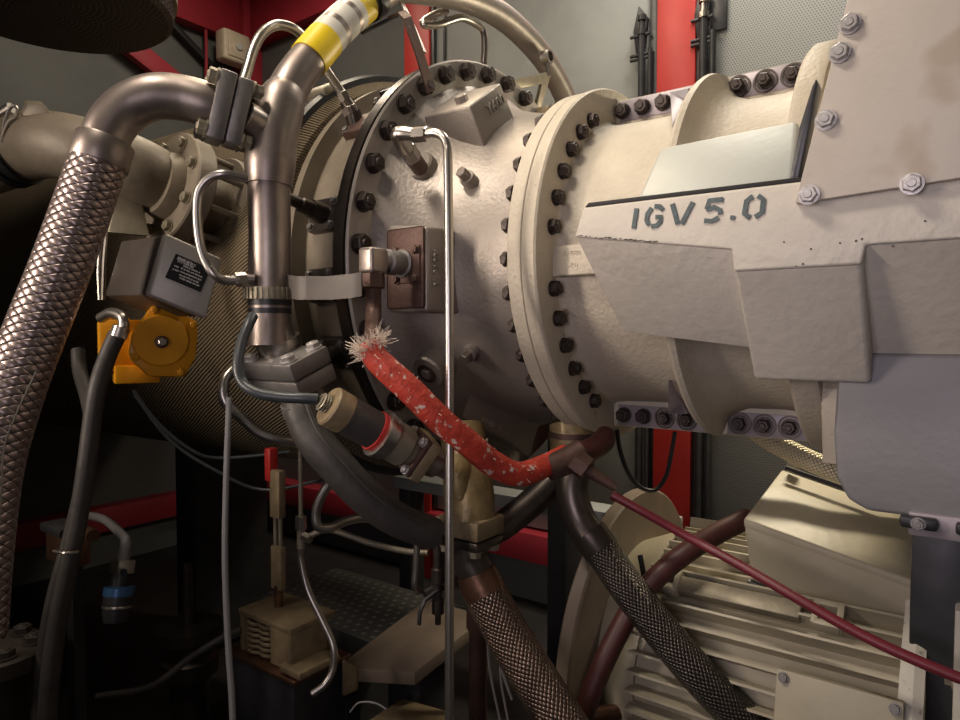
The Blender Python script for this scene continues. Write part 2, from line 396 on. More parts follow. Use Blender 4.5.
SBK = proto_mesh(bolt_mb(.016, .016, True, 1.2), 'boxdark', 'flange_bolt')
SBY = proto_mesh(bolt_mb(.0065, .008, True, 1.3), 'yellow', 'cover_screw')
PB = proto_mesh(bolt_mb(.012, .013, True, 1.15), 'dirty', 'pipe_flange_bolt')

# ================================================================ the enclosure
def struct(name, mb, m): return tag(mb.build(name, m), kind='structure')
CEIL = 2.0
S0, S1, NB, NF = -2.85, 2.6, -1.0, 2.8
def slab(s0, s1, n0, n1, u0, u1, bevel=0): return MB().hexa([W(s0, n0, u0), W(s1, n0, u0), W(s1, n1, u0), W(s0, n1, u0), W(s0, n0, u1), W(s1, n0, u1), W(s1, n1, u1), W(s0, n1, u1)], bevel)
struct('floor', slab(S0 - .2, S1 + .1, NB - .2, NF + .1, FLOOR - .1, FLOOR), 'floor')
struct('ceiling', slab(S0 - .2, S1 + .1, NB - .2, NF + .1, CEIL, CEIL + .1), 'wallshade')
struct('wall_back', slab(S0 - .1, S1, NB - .12, NB - .03, FLOOR, CEIL), 'wallshade')
struct('wall_left', slab(S0 - .12, S0 - .03, NB - .1, NF, FLOOR, CEIL), 'wallshade')
struct('wall_right', slab(S1, S1 + .1, NB - .1, NF, FLOOR, CEIL), 'wall')
struct('wall_front', slab(S0, S1, NF, NF + .1, FLOOR, CEIL), 'wallshade')
sP0 = (P(656.5, 60, n=NB + .04) - C0).dot(A); sP1 = (P(695, 60, n=NB + .04) - C0).dot(A)
sQ0 = (P(404, 60, n=NB + .04) - C0).dot(A); sQ1 = (P(429, 60, n=NB + .04) - C0).dot(A)
struct('trim_1', slab(sP0, sP1, NB - .03, NB + .04, FLOOR, CEIL, .004), 'red')
struct('trim_2', slab(sQ0, sQ1, NB - .03, NB + .04, FLOOR, CEIL, .004), 'red')
struct('trim_3', slab(S0 - .03, S0 + .09, NB - .03, NB + .09, FLOOR, CEIL, .004), 'redshade')
struct('trim_4', slab(S0 + .09, sQ0, NB - .03, NB + .05, 1.53, 1.9, .004), 'redshade')
struct('trim_5', slab(S0 - .03, S0 + .05, NB + .09, 1.5, 1.53, 1.9, .004), 'redshade')
struct('trim_6', slab(S0 + .09, sQ0, NB - .03, NB + .07, -1.10, -.98, .004), 'redshade')
struct('trim_7', slab(S0 - .03, S0 + .06, NB + .09, 1.5, -1.12, -1.0, .004), 'redshade')
struct('trim_8', slab(sQ1, sP0, NB - .03, NB + .07, -1.10, -.98, .004), 'redshade')
# sloping brace on the end wall with its dark edge
b0, b1 = P(112, 35, s=S0), P(172, 83, s=S0)
d = (b1 - b0); b0 = b0 - d * .8; b1 = b1 + d * 1.1; w = d.normalized().cross(A) * .05
struct('trim_9', MB().prism([b0 - w, b1 - w, b1 + w, b0 + w], A * .05, .003), 'redshade')
b0, b1 = P(168, 22, s=S0), P(215, 72, s=S0)
d = b1 - b0; b0 = b0 - d * .6; b1 = b1 + d * .5; w = d.normalized().cross(A) * .016
struct('trim_10', MB().prism([b0 - w, b1 - w, b1 + w, b0 + w], A * .03, .003), 'black')
# doors between the posts
D1 = struct('door_1', slab(sQ1 + .02, sP0 - .03, NB - .03, NB + .012, -.97, CEIL - .08, .003), 'wall')
def frame_strip(s0, s1, u0, u1, m, nn=.02, parent=None): return slab(s0, s1, NB, NB + nn, u0, u1, .002)
for s0, s1 in ((sQ1, sQ1 + .02), (sP0 - .03, sP0)):
    slab(s0, s1, NB - .03, NB + .03, -.97, CEIL - .08, .002).build('door_edge', 'blacksteel', D1)
sr = (P(446, 60, n=NB) - C0).dot(A)
slab(sr, sr + .012, NB + .012, NB + .02, -.9, 1.9).build('door_rib', 'blacksteel', D1)
D2 = struct('door_2', slab(sP1 + .03, S1, NB - .03, NB + .012, -.97, CEIL - .08, .003), 'perf')
slab(sP1, sP1 + .03, NB - .03, NB + .03, -.97, CEIL - .08, .002).build('door_edge', 'blacksteel', D2)

# locking bars beside the post
def lock_bar(px, ptop, rad, label, bracket=None, wide=False):
    top = P(px, ptop, n=NB + .045); t = thing('locking_bar', label, 'door bar', Vector((top.x, top.y, .25)), 'locking bars beside the red post')
    bot = Vector((top.x, top.y, .2))
    MB().cyl(bot, top, rad, 16).build('bar', 'blacksteel', t)
    if bracket:
        MB().lathe([(0, rad * 1.25), (.018, rad * 1.25), (.02, rad * .8), (.05, rad * .8), (.052, rad * 1.2), (.07, rad * 1.2), (.075, 0)], top, U, 14).build('bar_end', 'steel' if wide else 'blacksteel', t)
        MB().prism([top + A * -.02 + U * -.09, top + A * -.035 + U * .02, top + A * -.015 + U * .11, top + A * .02 + U * .06, top + A * .004 + U * -.09], N * -.02, .002).build('bracket', 'blacksteel', t)
        for k in (.0, -.07, -.085):
            MB().cyl(top + A * -.045 + U * k, top + A * .03 + U * k, .006, 10).build('pin', 'blacksteel', t)
    return t
lock_bar(642, 35, .0135, 'tall dark bar with hooked bracket left of red post', True)
lock_bar(650, 48, .008, 'thin dark bar squeezed against left side of red post')
t = lock_bar(704, 18, .0155, 'thick dark bar with bright end right of red post', True, True)
pb = P(719, 10, n=NB + .02)
MB().box(pb, A * .028, N * .006, U * .07, .003).build('back_plate', 'blacksteel', t)
lock_bar(713, 30, .011, 'thin dark bar on the perforated door side of red post')

# bulkhead lamp box on the end wall
lb = P(233, 49, s=S0 + .12); bx = (N * -1); t = thing('bulkhead_box', 'square metal box with round button on dark end wall', 'box', lb - U * .09)
MB().box(lb, A * .045, N * .085, U * .085, .018, 3).build('body', 'lampbox', t)
MB().box(lb + A * .046, A * .008, N * .062, U * .062, .008, 2).build('cover', 'lampbox', t)
MB().lathe([(0, .022), (.012, .020), (.014, 0)], lb + A * .052, A, 20).build('button', 'white', t)
MB().box(lb - A * .065, A * .025, N * .03, U * .03).build('wall_bracket', 'blacksteel', t)
tubething('wall_cable', 'thin dark cable hanging down end wall beside bulkhead box', 'cable', [P(190, -5, s=S0 + .05), P(203, 10, s=S0 + .03), P(206, 40, s=S0 + .03), P(206, 90, s=S0 + .03)], .009, 'redshade', seg=8)

# mesh covered drum hanging from the ceiling
dc = P(44, 0, y=2.0); dc = Vector((dc.x, dc.y, dc.z))
t = thing('mesh_drum', 'dark round duct covered in wire mesh at top left ceiling', 'duct', dc)
MB().lathe([(0, 0), (0, .33), (.012, .345), (.05, .35), (.5, .35)], dc - U * .02, U, 64).build('mesh_cover', 'mesh', t)
MB().lathe([(.045, .352), (.045, .358), (.20, .358), (.20, .352)], dc, U, 64).build('rim_band', 'beige', t)
MB().lathe([(.48, .34), (CEIL + C0.z - dc.z - .001, .34)], dc, U, 48).build('duct', 'blacksteel', t)

# ================================================================ gas turbine
T = thing('gas_turbine', 'large cream and silver gas turbine casing with bolted round flanges', 'turbine', W(0, 0, -.45))
def lath(prof, seg=128, **k): return MB().lathe(prof, C0, A, seg, ref=N, **k)
# lagging of the hot end
lath([(-2.7, .44), (-2.7, .57), (-2.2, .565), (-1.6, .555), (-1.1, .545), (-.9, .54), (-.62, .53), (-.60, .50), (-.60, .44)]).build('lagging_blanket', 'rope', T)
lath([(-.64, .536), (-.64, .543), (-.625, .543), (-.615, .536)]).build('blanket_strap', 'blacksteel', T)
lath([(-.62, .45), (-.62, .475), (-.575, .475), (-.57, .50), (-.55, .50), (-.545, .465), (-.44, .465), (-.43, .48), (-.402, .48), (-.402, .40)]).build('combustor_casing', 'beigedark', T)
lath([(-.402, .40), (-.402, .512), (-.397, .517), (-.368, .517), (-.368, .40)]).build('rear_flange', 'pipedark', T)
lath([(-.368, .40), (-.368, .505), (-.364, .505), (-.364, .40)]).build('flange_gasket', 'gap', T)
lath([(-.364, .40), (-.364, .515), (-.360, .517), (-.356, .513), (-.356, .455), (-.353, .448), (-.356, .40)]).build('casing_flange', 'flange', T)
prof = [(-.356, .42), (-.356, .457), (-.348, .449), (-.335, .437), (-.315, .421), (-.29, .404), (-.26, .388), (-.22, .373), (-.18, .363), (-.14, .355), (-.10, .351), (-.078, .351), (-.078, .30)]
lath(prof).build('diffuser_casing', 'silver', T)
# front flange, two plates with a seam
lath([(-.076, .30), (-.076, .377), (-.073, .380), (-.046, .380), (-.0445, .3785), (-.0445, .30)]).build('flange_plate', 'cream', T)
lath([(-.0435, .30), (-.0435, .3785), (-.042, .380), (-.016, .382), (-.012, .379), (-.010, .372), (-.010, .312), (-.004, .305), (-.006, .25)]).build('flange_plate', 'cream', T)
# back-side bolt ends of front flange
for k in range(-9, 10):
    a = R_(8.2 + 10 * k)
    copy_part(BOLTS, 'bolt_end', W(-.077, .366 * math.cos(a), .366 * math.sin(a)), -A, T)
for k in range(36):
    ang = 3 + 10 * k
    if 128 < ang < 285: continue
    a = R_(ang); copy_part(BOLT, 'flange_bolt', W(-.356, .488 * math.cos(a), .488 * math.sin(a)), A, T, ang * 3)
for k in range(-7, 6):
    ang = 8.2 + 10 * k
    if k == -1: continue
    a = R_(ang); copy_part(BOLTS, 'flange_bolt', W(-.010, .33 * math.cos(a), .33 * math.sin(a)), A, T, ang * 5)
# compressor casing
lath([(-.02, .30), (-.015, .312), (.0, .305), (.02, .302), (.10, .300), (.19, .301), (.202, .316), (.207, .350), (.210, .358), (.216, .361), (.224, .359), (.228, .350), (.235, .330), (.248, .313), (.275, .302), (.34, .300), (.385, .304), (.393, .325), (.396, .365), (.402, .370), (.43, .370), (.437, .366), (.44, .34), (.44, .25)]).build('compressor_casing', 'cream', T)
lath([(.44, .25), (.44, .352), (.8, .352), (.8, .25)]).build('inlet_casing', 'cream', T)
# pads between flange and rib (milled, lilac grey)
for sg in (1, -1):
    MB().prism([P(x, y, n=.105) for x, y in (((670, 92), (689, 88), (686, 100)) if sg > 0 else ((668, 414), (687, 414), (682, 404)))] + [P(672, 127, cyl=.312) if sg > 0 else P(668, 380, cyl=.312)], N * -.06, .001).build('milled_pad', 'lilac', T)
    # vertical split flange with its spotfaced bolts
    pts = [(-.012, .285), (.44, .285), (.44, .353), (.0, .353), (-.012, .36)]
    MB().prism([W(s, .0, sg * u) for s, u in pts], N * .052, .003).build('split_flange', 'cream', T)
    for s0, s1 in ((.0, .20), (.235, .392)) if sg > 0 else ((.0, .20), (.235, .392)):
        MB().prism([W(s0, .048, sg * .306), W(s1, .048, sg * .306), W(s1, .048, sg * .351), W(s0, .048, sg * .351)], N * .0055, .001).build('milled_strip', 'lilac', T)
    ss = (.007, .052, .097) if sg > 0 else (.015, .06)
    for s in ss: copy_part(NUT2, 'split_bolt', W(s, .053, sg * .328), N, T, 13)
    for s in ((.248, .297, .346) if sg > 0 else (.107, .154, .259, .305, .351)):
        MB().lathe([(0, .0225), (.003, .0225), (.003, .0185), (-.004, .0175), (-.004, 0)], W(s, .053, sg * .328), N, 28).build('bolt_recess', 'pipedark', T)
        copy_part(NUT, 'split_bolt', W(s, .050, sg * .328), N, T, 30)
# raised step on the front flange at mid height (holds the bolts' pocket)
for u0, u1 in ((-.045, .012),):
    MB().box(W(.03, .305, (u0 + u1) / 2), A * .05, N * .016, U * (u1 - u0) / 2, .004, 3).build('joint_bar', 'cream', T)
mb = MB()
mb.text('714088', W(.030, .3215, -.004), A, U, .012, .0012); mb.text('X01', W(.034, .3215, -.026), A, U, .012, .0012)
mb.build('cast_mark', 'cream', T)

# --- pads on the diffuser casing
rd = N * .585 + U * .811; td = N * -.811 + U * .585
t2 = W(-.20, .329, .307); t1 = W(-.33, .322, .312)
tp = [t1, t2, t2 + td * .135, t1 + td * .135]
bt = [p - rd * .10 for p in tp]
cxy = sum(bt, Vector()) / 4; bt = [cxy + (p - cxy) * 1.06 for p in bt]
MB().hexa(bt + tp, .005, 3).build('casing_pad', 'silver', T)
pc = t2 + A * -.05 + td * .05
MB().hexnut(pc - rd * .002, pc + rd * .014, .014, 15).build('pad_plug', 'silver', T)
fc = t2 + td * .085 - rd * .032 + A * .0035
MB().text('Y600', fc, td, rd, .036, .004).build('pad_digits', 'flange', T)
# brown connection block
bl = [P(387, 312, n=.452), P(427, 312, n=.452), P(427, 225, n=.452), P(387, 225, n=.452)]
MB().prism([p - N * .12 for p in bl], N * .12, .008, 3).build('connection_block', 'silver', T)
c = sum(bl, Vector()) / 4; hx = A * ((bl[1] - bl[0]).dot(A) / 2 - .004); hu = U * ((bl[2] - bl[1]).dot(U) / 2 - .004)
MB().box(c + N * .002, hx, N * .004, hu, .006, 2).build('block_face', 'rust', T)
pf = P(408, 265, n=.456)
CNP = MB().box(pf, A * .034, N * .006, U * .036, .002).build('connection_plate', 'rust', T)
for i, j in ((1, 1), (-1, 1), (1, -1), (-1, -1)): copy_part(SBR, 'plate_bolt', pf + A * .025 * i + U * .027 * j + N * .006, N, CNP)
so = c + hx * 1.12 - N * .045
MB().text('188A2 10', so + A * .0035 + N * .024, U * -1, N, .019, .004).build('cast_digits', 'silver', T)
# round bosses and plugs
def boss(px, py, cylr, r, h, m='silver', ang=None):
    p = P(px, py, cyl=cylr); v = p - C0; v -= A * v.dot(A); v.normalize()
    MB().lathe([(-.05, r * 1.15), (h - .004, r), (h, r - .004), (h, 0)], p, v, 32).build('casing_boss', m, T); return p + v * h, v
p1, v1 = boss(421, 168, .405, .034, .012)
p2, v2 = boss(432, 368, .412, .040, .020)
MB().lathe([(0, .022), (.003, .022), (.003, .017), (-.002, .016), (-.002, 0)], p2, v2, 24).build('plug_ring', 'rust', T)
MB().hexnut(p2 - v2 * .001, p2 + v2 * .006, .0125).build('pad_plug', 'flange', T)
for px, py in ((466, 177), (468, 355)):
    p = P(px, py, cyl=.385); v = p - C0; v -= A * v.dot(A); v.normalize()
    MB().lathe([(-.03, .017), (.0, .0165), (.0, 0)], p, v, 20).build('casing_boss', 'silver', T)
    MB().hexnut(p, p + v * .02, .012).build('pad_plug', 'pipe', T)
# lower letter pad
v = (N * math.cos(R_(-60)) + U * math.sin(R_(-60))); pl = (v, .431); tv = N * -.866 + U * -.5
q = [P(461, 417, plane=pl), P(509, 442, plane=pl)]; q += [q[1] + tv * .1, q[0] + tv * .1]
qb = [p - v * .09 for p in q]
MB().hexa(qb + q, .005, 3).build('casing_pad', 'silver', T)
ex = (q[1] - q[0]).normalized(); ce = (q[0] + q[1]) / 2 - v * .018 - tv * .0005 + ex * .012
MB().text('6140  1.', ce, ex, -v, .018, .003).build('pad_digits', 'white', T)
# fittings on combustor casing
for ang, h, kind in ((42, .05, 0), (12, .06, 1), (-6, .02, 2), (-24, .06, 1), (58, .03, 2)):
    a = R_(ang); v = N * math.cos(a) + U * math.sin(a); p = W(-.48, .465 * math.cos(a), .465 * math.sin(a))
    igp = MB().box(p + v * .006, A * .042, v * .010, v.cross(A) * .036, .004).build('igniter_pad', 'pipedark' if kind else 'rust', T)
    for i, j in ((1, 1), (-1, 1), (1, -1), (-1, -1)): copy_part(SBD, 'pad_bolt', p + A * .031 * i + v.cross(A) * .026 * j + v * .016, v, igp)
    if kind == 1:
        MB().lathe([(.01, .022), (.05, .020), (.05, .016), (.075, .016), (.078, .012), (.11, .012), (.11, 0)], p, v, 20).build('igniter_stub', 'pipedark', T)
    if kind == 2:
        MB().box(p + v * .022, A * .022, v * .012, v.cross(A) * .022, .003).build('cover_block', 'blacksteel', T)
# blanket clasp on top of lagging
p = W(-.66, .535 * math.cos(R_(52)), .535 * math.sin(R_(52))); v = (N * math.cos(R_(52)) + U * math.sin(R_(52)))
MB().box(p + v * .008, A * .05, v * .01, v.cross(A) * .02, .004).build('blanket_clasp', 'dirty', T)
# support leg to the skid (hidden below)
MB().box(W(-.30, -.25, -.80), A * .03, N * .05, U * .50, .004).build('support_foot', 'blacksteel', T)
MB().box(W(.6, 0, -.75), A * .05, N * .10, U * .45, .004).build('support_foot', 'blacksteel', T)
MB().box(W(-1.6, 0, -.85), A * .06, N * .15, U * .42, .004).build('support_foot', 'blacksteel', T)

# ================================================================ vane actuator housing on the right
H = thing('vane_actuator_housing', 'cream cast box stencilled IGV 5.0 on front of compressor', 'housing', W(.3, .3, -.22))
SE = 1.0
def cast(pts_s0, s0, s1, name, m='box', bev=.007, par=H, s0b=None):
    """cross-section (n,u) swept from s0 to s1"""
    return MB().hexa if False else MB().prism([W(s0, n, u) for n, u in pts_s0], A * (s1 - s0), bev, 3).build(name, m, par)
MB().hexa([W(.13, .30, -.10), W(.40, .30, -.10), W(.40, .352, -.180), W(.146, .352, -.150), W(.118, .34, .0), W(.40, .34, .0), W(.40, .4495, -.034), W(.107, .4495, .003)], .004, 2).build('left_bay', 'box', H)
cast([(.30, .0), (.449, .0), (.4495, -.063), (.335, -.222), (.30, -.222)], .355, .512, 'middle_bay')
cast([(.25, .0), (.449, .0), (.4495, -.039), (.29, -.21), (.25, -.21)], .505, SE, 'right_bay')
MB().prism([W(s_, .4525, u_) for s_, u_ in ((.122, .049), (.106, .003), (.353, -.035), (.356, -.066), (.512, -.066), (.516, -.042), (SE, -.042), (SE, .044))], N * -.06, .004, 3).build('front_wall', 'box', H)
cast([(.28, .040), (.449, .040), (.449, .60), (.28, .60)], .50, SE, 'upper_body')
# cover plate
cp = [P(797, 205, n=.452), P(850, 0, n=.452)]
dv = (cp[1] - cp[0]); tl = cp[1] + dv * 1.2
br = P(960, 180, n=.452); br = cp[0] + (br - cp[0]) * 2.6; tr = Vector((br.x, br.y, tl.z))
CPL = MB().prism([cp[0], br, tr, tl], N * .013, .0015, 2).build('cover_plate', 'plate', H)
for px, py in ((850, 24), (840, 53), (826, 120), (809, 195), (912, 184), (1010, 170)):
    copy_part(ZB, 'cover_bolt', P(px, py, n=.466), N, CPL, px)
# left upper wall of body following the plate edge
MB().prism([cp[0] + A * .004, cp[0] + A * .25, tl + A * .25, tl + A * .004], N * -.12, .003).build('plate_frame', 'box', H)
MB().prism([P(x, y, n=.445) for x, y in ((789, 184), (796, 188), (818, 84), (816, 78), (812, 86), (799, 128))], N * -.03, .002).build('gasket', 'blacksteel', H)
# pale lid with sloping top
lidp = [P(637, 198, n=.446), P(793, 184, n=.446), P(799, 119, n=.352), P(660, 147, n=.352)]
nl = (lidp[1] - lidp[0]).cross(lidp[3] - lidp[0]).normalized()
if nl.dot(N) < 0: nl = -nl
MB().prism([p - nl * .02 for p in lidp], nl * .02, .008, 3).build('lid', 'lid', H)
lw = [lidp[0] - nl * .012 + A * .006, lidp[3] - nl * .012 + A * .006]
MB().hexa([W(.215, .30, .045), W(.425, .30, .045), W(.425, .43, .045), W(.215, .43, .045), W(.215, .30, .13), W(.415, .30, .13), W(.415, .345, .13), W(.215, .345, .13)], .002).build('lid_body', 'lid', H)
MB().prism([W(.124, .4515, .049), W(.440, .4515, .047), W(.440, .4515, .053), W(.130, .4515, .0555)], N * -.12, .001).build('seam_gasket', 'gap', H)
# stencil lettering (each glyph as broad painted strokes with stencil gaps)
ST = {
 'I': [[(.5, 0), (.5, 1)]],
 'G': [[(.92, .78), (.72, .97), (.42, 1.0)], [(.28, .93), (.08, .65), (.08, .35), (.25, .08)], [(.40, .0), (.68, .03), (.86, .2), (.86, .46), (.55, .46)]],
 'V': [[(.05, 1), (.42, .05)], [(.58, .05), (.95, 1)]],
 '5': [[(.9, 1), (.2, 1), (.14, .6)], [(.14, .58), (.5, .66), (.82, .5), (.86, .3)], [(.8, .16), (.5, .0), (.1, .06)]],
 '.': [[(.5, .0), (.5, .26)]],
 '0': [[(.38, 1), (.1, .8), (.08, .2), (.38, 0)], [(.62, 1), (.9, .8), (.92, .2), (.62, 0)]],
}
mb = MB()
for ch, x0, y0, x1, y1 in (('I', 626, 229, 641, 209), ('G', 644, 227, 662, 207), ('V', 668, 226, 691, 204), ('5', 702, 222, 722, 201), ('.', 726, 220, 738, 204), ('0', 742, 218, 763, 197)):
    o0 = P(x0, y0, n=.4539); ox = P(x1, y0 - (x1 - x0) * .075, n=.4539) - o0; oy = P(x0 + 3, y1, n=.4539) - o0; wd_ = .0034 if ch != '.' else .003
    for pl_ in ST[ch]:
        pp = [o0 + ox * x + oy * y for x, y in pl_]
        mb.strip(pp, N * .0012, wd_ * 2)
mb.build('stencil_lettering', 'stencil', H)

mb = MB()
for k in range(16):
    p = P(581 + k * 4.9 + random.uniform(-1, 1), 236.0 + k * .38 + random.uniform(-.6, .8), n=.4528); w_ = random.uniform(.0012, .0045)
    mb.box(p, A * w_, N * .0003, U * random.uniform(.0006, .0014) + A * .0004)
for x_, y_, r_ in ((784, 242, .0014), (811, 249, .0015), (840, 243, .0014), (856, 241, .0017), (862, 239, .0016), (803, 264, .0016), (796, 266, .001), (925, 221, .0014), (893, 246, .0015)):
    mb.lathe([(-.0004, r_), (.0004, r_ * .9), (.0004, 0)], P(x_, y_, n=.4527), N, 8)
mb.build('paint_chips', 'boxdark', H)

# grey inlet duct under the housing
DU = thing('inlet_duct', 'smooth grey sheet metal inlet duct below the cream housing', 'duct', W(.75, .1, -.41))
pts = [(.505, -.18), (.5, -.30), (.505, -.362), (.52, -.392), (.545, -.405), (1.05, -.405), (1.05, -.18)]
pts = [(s - .035, u) for s, u in pts]
MB().prism([W(s, -.35, u) for s, u in pts], N * .675, .006, 3).build('duct_body', 'duct', DU)
MB().prism([W(s, -.3, u) for s, u in ((.435, -.22), (.475, -.22), (.475, -.325), (.47, -.355), (.44, -.355))], N * .56, .004).build('duct_lip', 'cream', DU)
MB().box(W(.79, .318, -.413), A * .23, N * .012, U * .016, .002).build('flange_strip', 'lilac', DU)
for s in (.572, .635, .70):
    clp = MB().box(W(s, .335, -.409), A * .022, N * .010, U * .008, .004).build('clip', 'black', DU)
    copy_part(SBD, 'clip_bolt', W(s, .344, -.409), N, clp)
MB().box(W(.9, -.1, -.85), A * .08, N * .1, U * .44, .004).build('support_foot', 'blacksteel', DU)

# ================================================================ fuel manifold
FM = thing('fuel_manifold', 'steel manifold pipe with tee and yellow taped bend left of flange', 'pipe', P(272, 345, y=1.25))
def ringp(px, py, s=-.43): return P(px, py, s=s)
lo_, hi_ = ringp(271, 178), ringp(270, 322)
r1 = pxr(41, 1.25)
MB().tube([ringp(270, 345), ringp(270, 300), ringp(270, 240), ringp(269, 186), ringp(270, 160)], [r1 * 1.02, r1, r1, r1, r1], 28).build('riser', 'pipe', FM)
MB().tube([ringp(269, 186), ringp(270, 165), ringp(273, 135), ringp(281, 104), ringp(287, 92)], [r1 * 1.08, r1 * 1.2, r1 * 1.22, r1 * 1.15, r1 * .98], 28).build('tee', 'pipe', FM)
MB().tube([ringp(244, 116), ringp(258, 125), ringp(272, 132)], [r1 * .72, r1 * .8, r1 * .9], 24).build('tee_branch', 'pipe', FM)
bend = [ringp(283, 100), ringp(296, 76), ringp(317, 50), ringp(340, 25), ringp(368, 2), ringp(395, -14)]
MB().tube(bend, [r1 * .98, r1 * .95, r1 * .93, r1 * .9, r1 * .88, r1 * .86], 28).build('taped_bend', 'pipe', FM)
def cr(p, t):
    n = len(p) - 1; x = min(max(t * n, 0), n - 1e-6); i = int(x); f = x - i
    e = [p[0] * 2 - p[1]] + list(p) + [p[-1] * 2 - p[-2]]; p0, p1, p2, p3 = e[i:i + 4]
    return .5 * (2 * p1 + (p2 - p0) * f + (2 * p0 - 5 * p1 + 4 * p2 - p3) * f * f + (3 * p1 - p0 - 3 * p2 + p3) * f ** 3)
def band(p, t0, t1, r, m, name, par, seg=28):
    MB().tube([cr(p, t0 + (t1 - t0) * k / 6) for k in range(7)], r, seg, 3).build(name, m, par)
band(bend, .32, .475, r1 * .99, 'tapey', 'yellow_tape', FM)
band(bend, .475, .535, r1 * .965, 'tapew', 'pale_tape', FM)
band(bend, .535, .565, r1 * .955, 'pipe', 'bare_band', FM)
band(bend, .565, .64, r1 * .955, 'tapew', 'pale_tape', FM)
band(bend, .64, .665, r1 * .945, 'pipe', 'bare_band', FM)
band(bend, .665, .70, r1 * .94, 'tapew', 'pale_tape', FM)
band(bend, .70, .77, r1 * .935, 'tapey', 'yellow_tape', FM)
band(bend, .79, .85, r1 * 1.05, 'black', 'clamp_band', FM)
for k in range(2): MB().lathe([(-.005, r1 * 1.03), (.005, r1 * 1.03), (.005, r1 * .9), (-.005, r1 * .9)], ringp(270, 303 + 8 * k), U, 28).build('clamp_strap', 'black', FM)
# knurled collar
mb = MB()
cc = ringp(269, 294)
mb.lathe([(-.011, r1 * .9), (-.011, r1 * 1.12), (.011, r1 * 1.12), (.011, r1 * .9)], cc, U, 40)
for k in range(28):
    a = 2 * math.pi * k / 28; dv = Vector((math.cos(a), math.sin(a), 0)); mb.box(cc + dv * r1 * 1.13, dv * .0025, dv.cross(U) * .0022, U * .010)
mb.build('knurled_collar', 'dirty', FM)
# manifold continues over the turbine
ring = [ringp(395, -14), ringp(425, -10), ringp(462, -3), ringp(500, 15), ringp(530, 42), ringp(551, 70), ringp(568, 105), ringp(578, 140)]
MB().tube(ring, [r1 * .86, r1 * .86, r1 * .88, r1 * .9, r1 * .9, r1 * .88, r1 * .85, r1 * .85], 28).build('overhead_pipe', 'flange', FM)
# lower flange block
fb = P(288, 371, y=1.245); dirv = (ringp(300, 400) - ringp(276, 330)).normalized()
fx = (A * .9 + U * .28 + N * .1).normalized(); fx = (fx - dirv * fx.dot(dirv)).normalized(); fy = dirv.cross(fx)
MB().tube([ringp(270, 318), ringp(273, 332), ringp(280, 352)], [r1 * .95, r1, r1 * 1.0], 28).build('lower_neck', 'steel', FM)
MB().lathe([(-.008, r1 * .9), (-.008, r1 * 1.08), (.006, r1 * 1.08), (.006, r1 * .9)], ringp(279, 343), dirv, 28).build('weld_ring', 'steel', FM)
MB().box(fb - dirv * .017, fx * .074, dirv * .0165, fy * .046, .004, 2).build('flange_half', 'flblock', FM)
MB().box(fb + dirv * .0175, fx * .074, dirv * .0165, fy * .046, .004, 2).build('flange_half', 'flblock', FM)
for i, j in ((1, 1), (-1, 1), (1, -1), (-1, -1)): copy_part(SB, 'flange_bolt', fb - dirv * .0335 + fx * .055 * i + fy * .03 * j, -dirv, FM).scale = (1.75, 1.75, 1.5)
# upper flange block of the elbow connection
ub = P(229, 112, y=1.22)
ax = (ringp(270, 128) - P(200, 104, y=1.2)).normalized()
ux = (U * 1 + A * .15).normalized(); ux = (ux - ax * ux.dot(ax)).normalized(); uy = ax.cross(ux)
MB().box(ub - ax * .0155, ux * .060, ax * .0150, uy * .046, .005, 2).build('flange_half', 'flblock', FM)
MB().box(ub + ax * .0145, ux * .058, ax * .0140, uy * .044, .005, 2).build('flange_half', 'flblock', FM)
for i, j in ((1, 1), (-1, 1), (1, -1), (-1, -1)):
    o = copy_part(PB, 'flange_bolt', ub - ax * .030 + ux * .045 * i + uy * .03 * j, -ax, FM); o.scale = (1.15, 1.15, 1.3)
    o = copy_part(PB, 'flange_nut', ub + ax * .027 + ux * .045 * i + uy * .03 * j, ax, FM); o.scale = (1.1, 1.1, 1.4)

# elbow and big braided hose
r2 = pxr(44, 1.18)
BH = thing('braided_hose', 'thick steel braided hose curving down along the left edge', 'hose', P(20, 520, y=1.0))
MB().tube([P(103, 150, y=1.15), P(110, 128, y=1.155), P(128, 108, y=1.165), P(154, 97, y=1.175), P(182, 98, y=1.19), P(205, 104, y=1.2), P(222, 110, y=1.215)], r2, 32).build('elbow', 'pipe', BH)
dd = (P(95, 172, y=1.14) - P(105, 143, y=1.15)).normalized()
MB().lathe([(0, r2 * .95), (0, r2 * 1.17), (.002, r2 * 1.2), (.043, r2 * 1.2), (.045, r2 * 1.17), (.045, r2)], P(106, 141, y=1.15), dd, 40).build('collar', 'pipe', BH)
MB().tube([P(98, 163, y=1.14), P(80, 215, y=1.13), P(58, 275, y=1.11), P(34, 335, y=1.09), P(10, 400, y=1.06), P(-10, 470, y=1.03), P(-22, 560, y=1.0), P(-28, 640, y=.98)], [r2 * 1.14, r2 * 1.16, r2 * 1.16, r2 * 1.16, r2 * 1.16, r2 * 1.16, r2 * 1.16, r2 * 1.16], 40, 10).build('braid', 'braid', BH)
tubething('thin_wire', 'thin wire looping along the lower left edge of hose', 'wire', [P(36, 372, y=.98), P(16, 415, y=.98), P(4, 450, y=.98), P(1, 500, y=.98), P(-3, 560, y=.98)], .0014, 'tubing', seg=6)

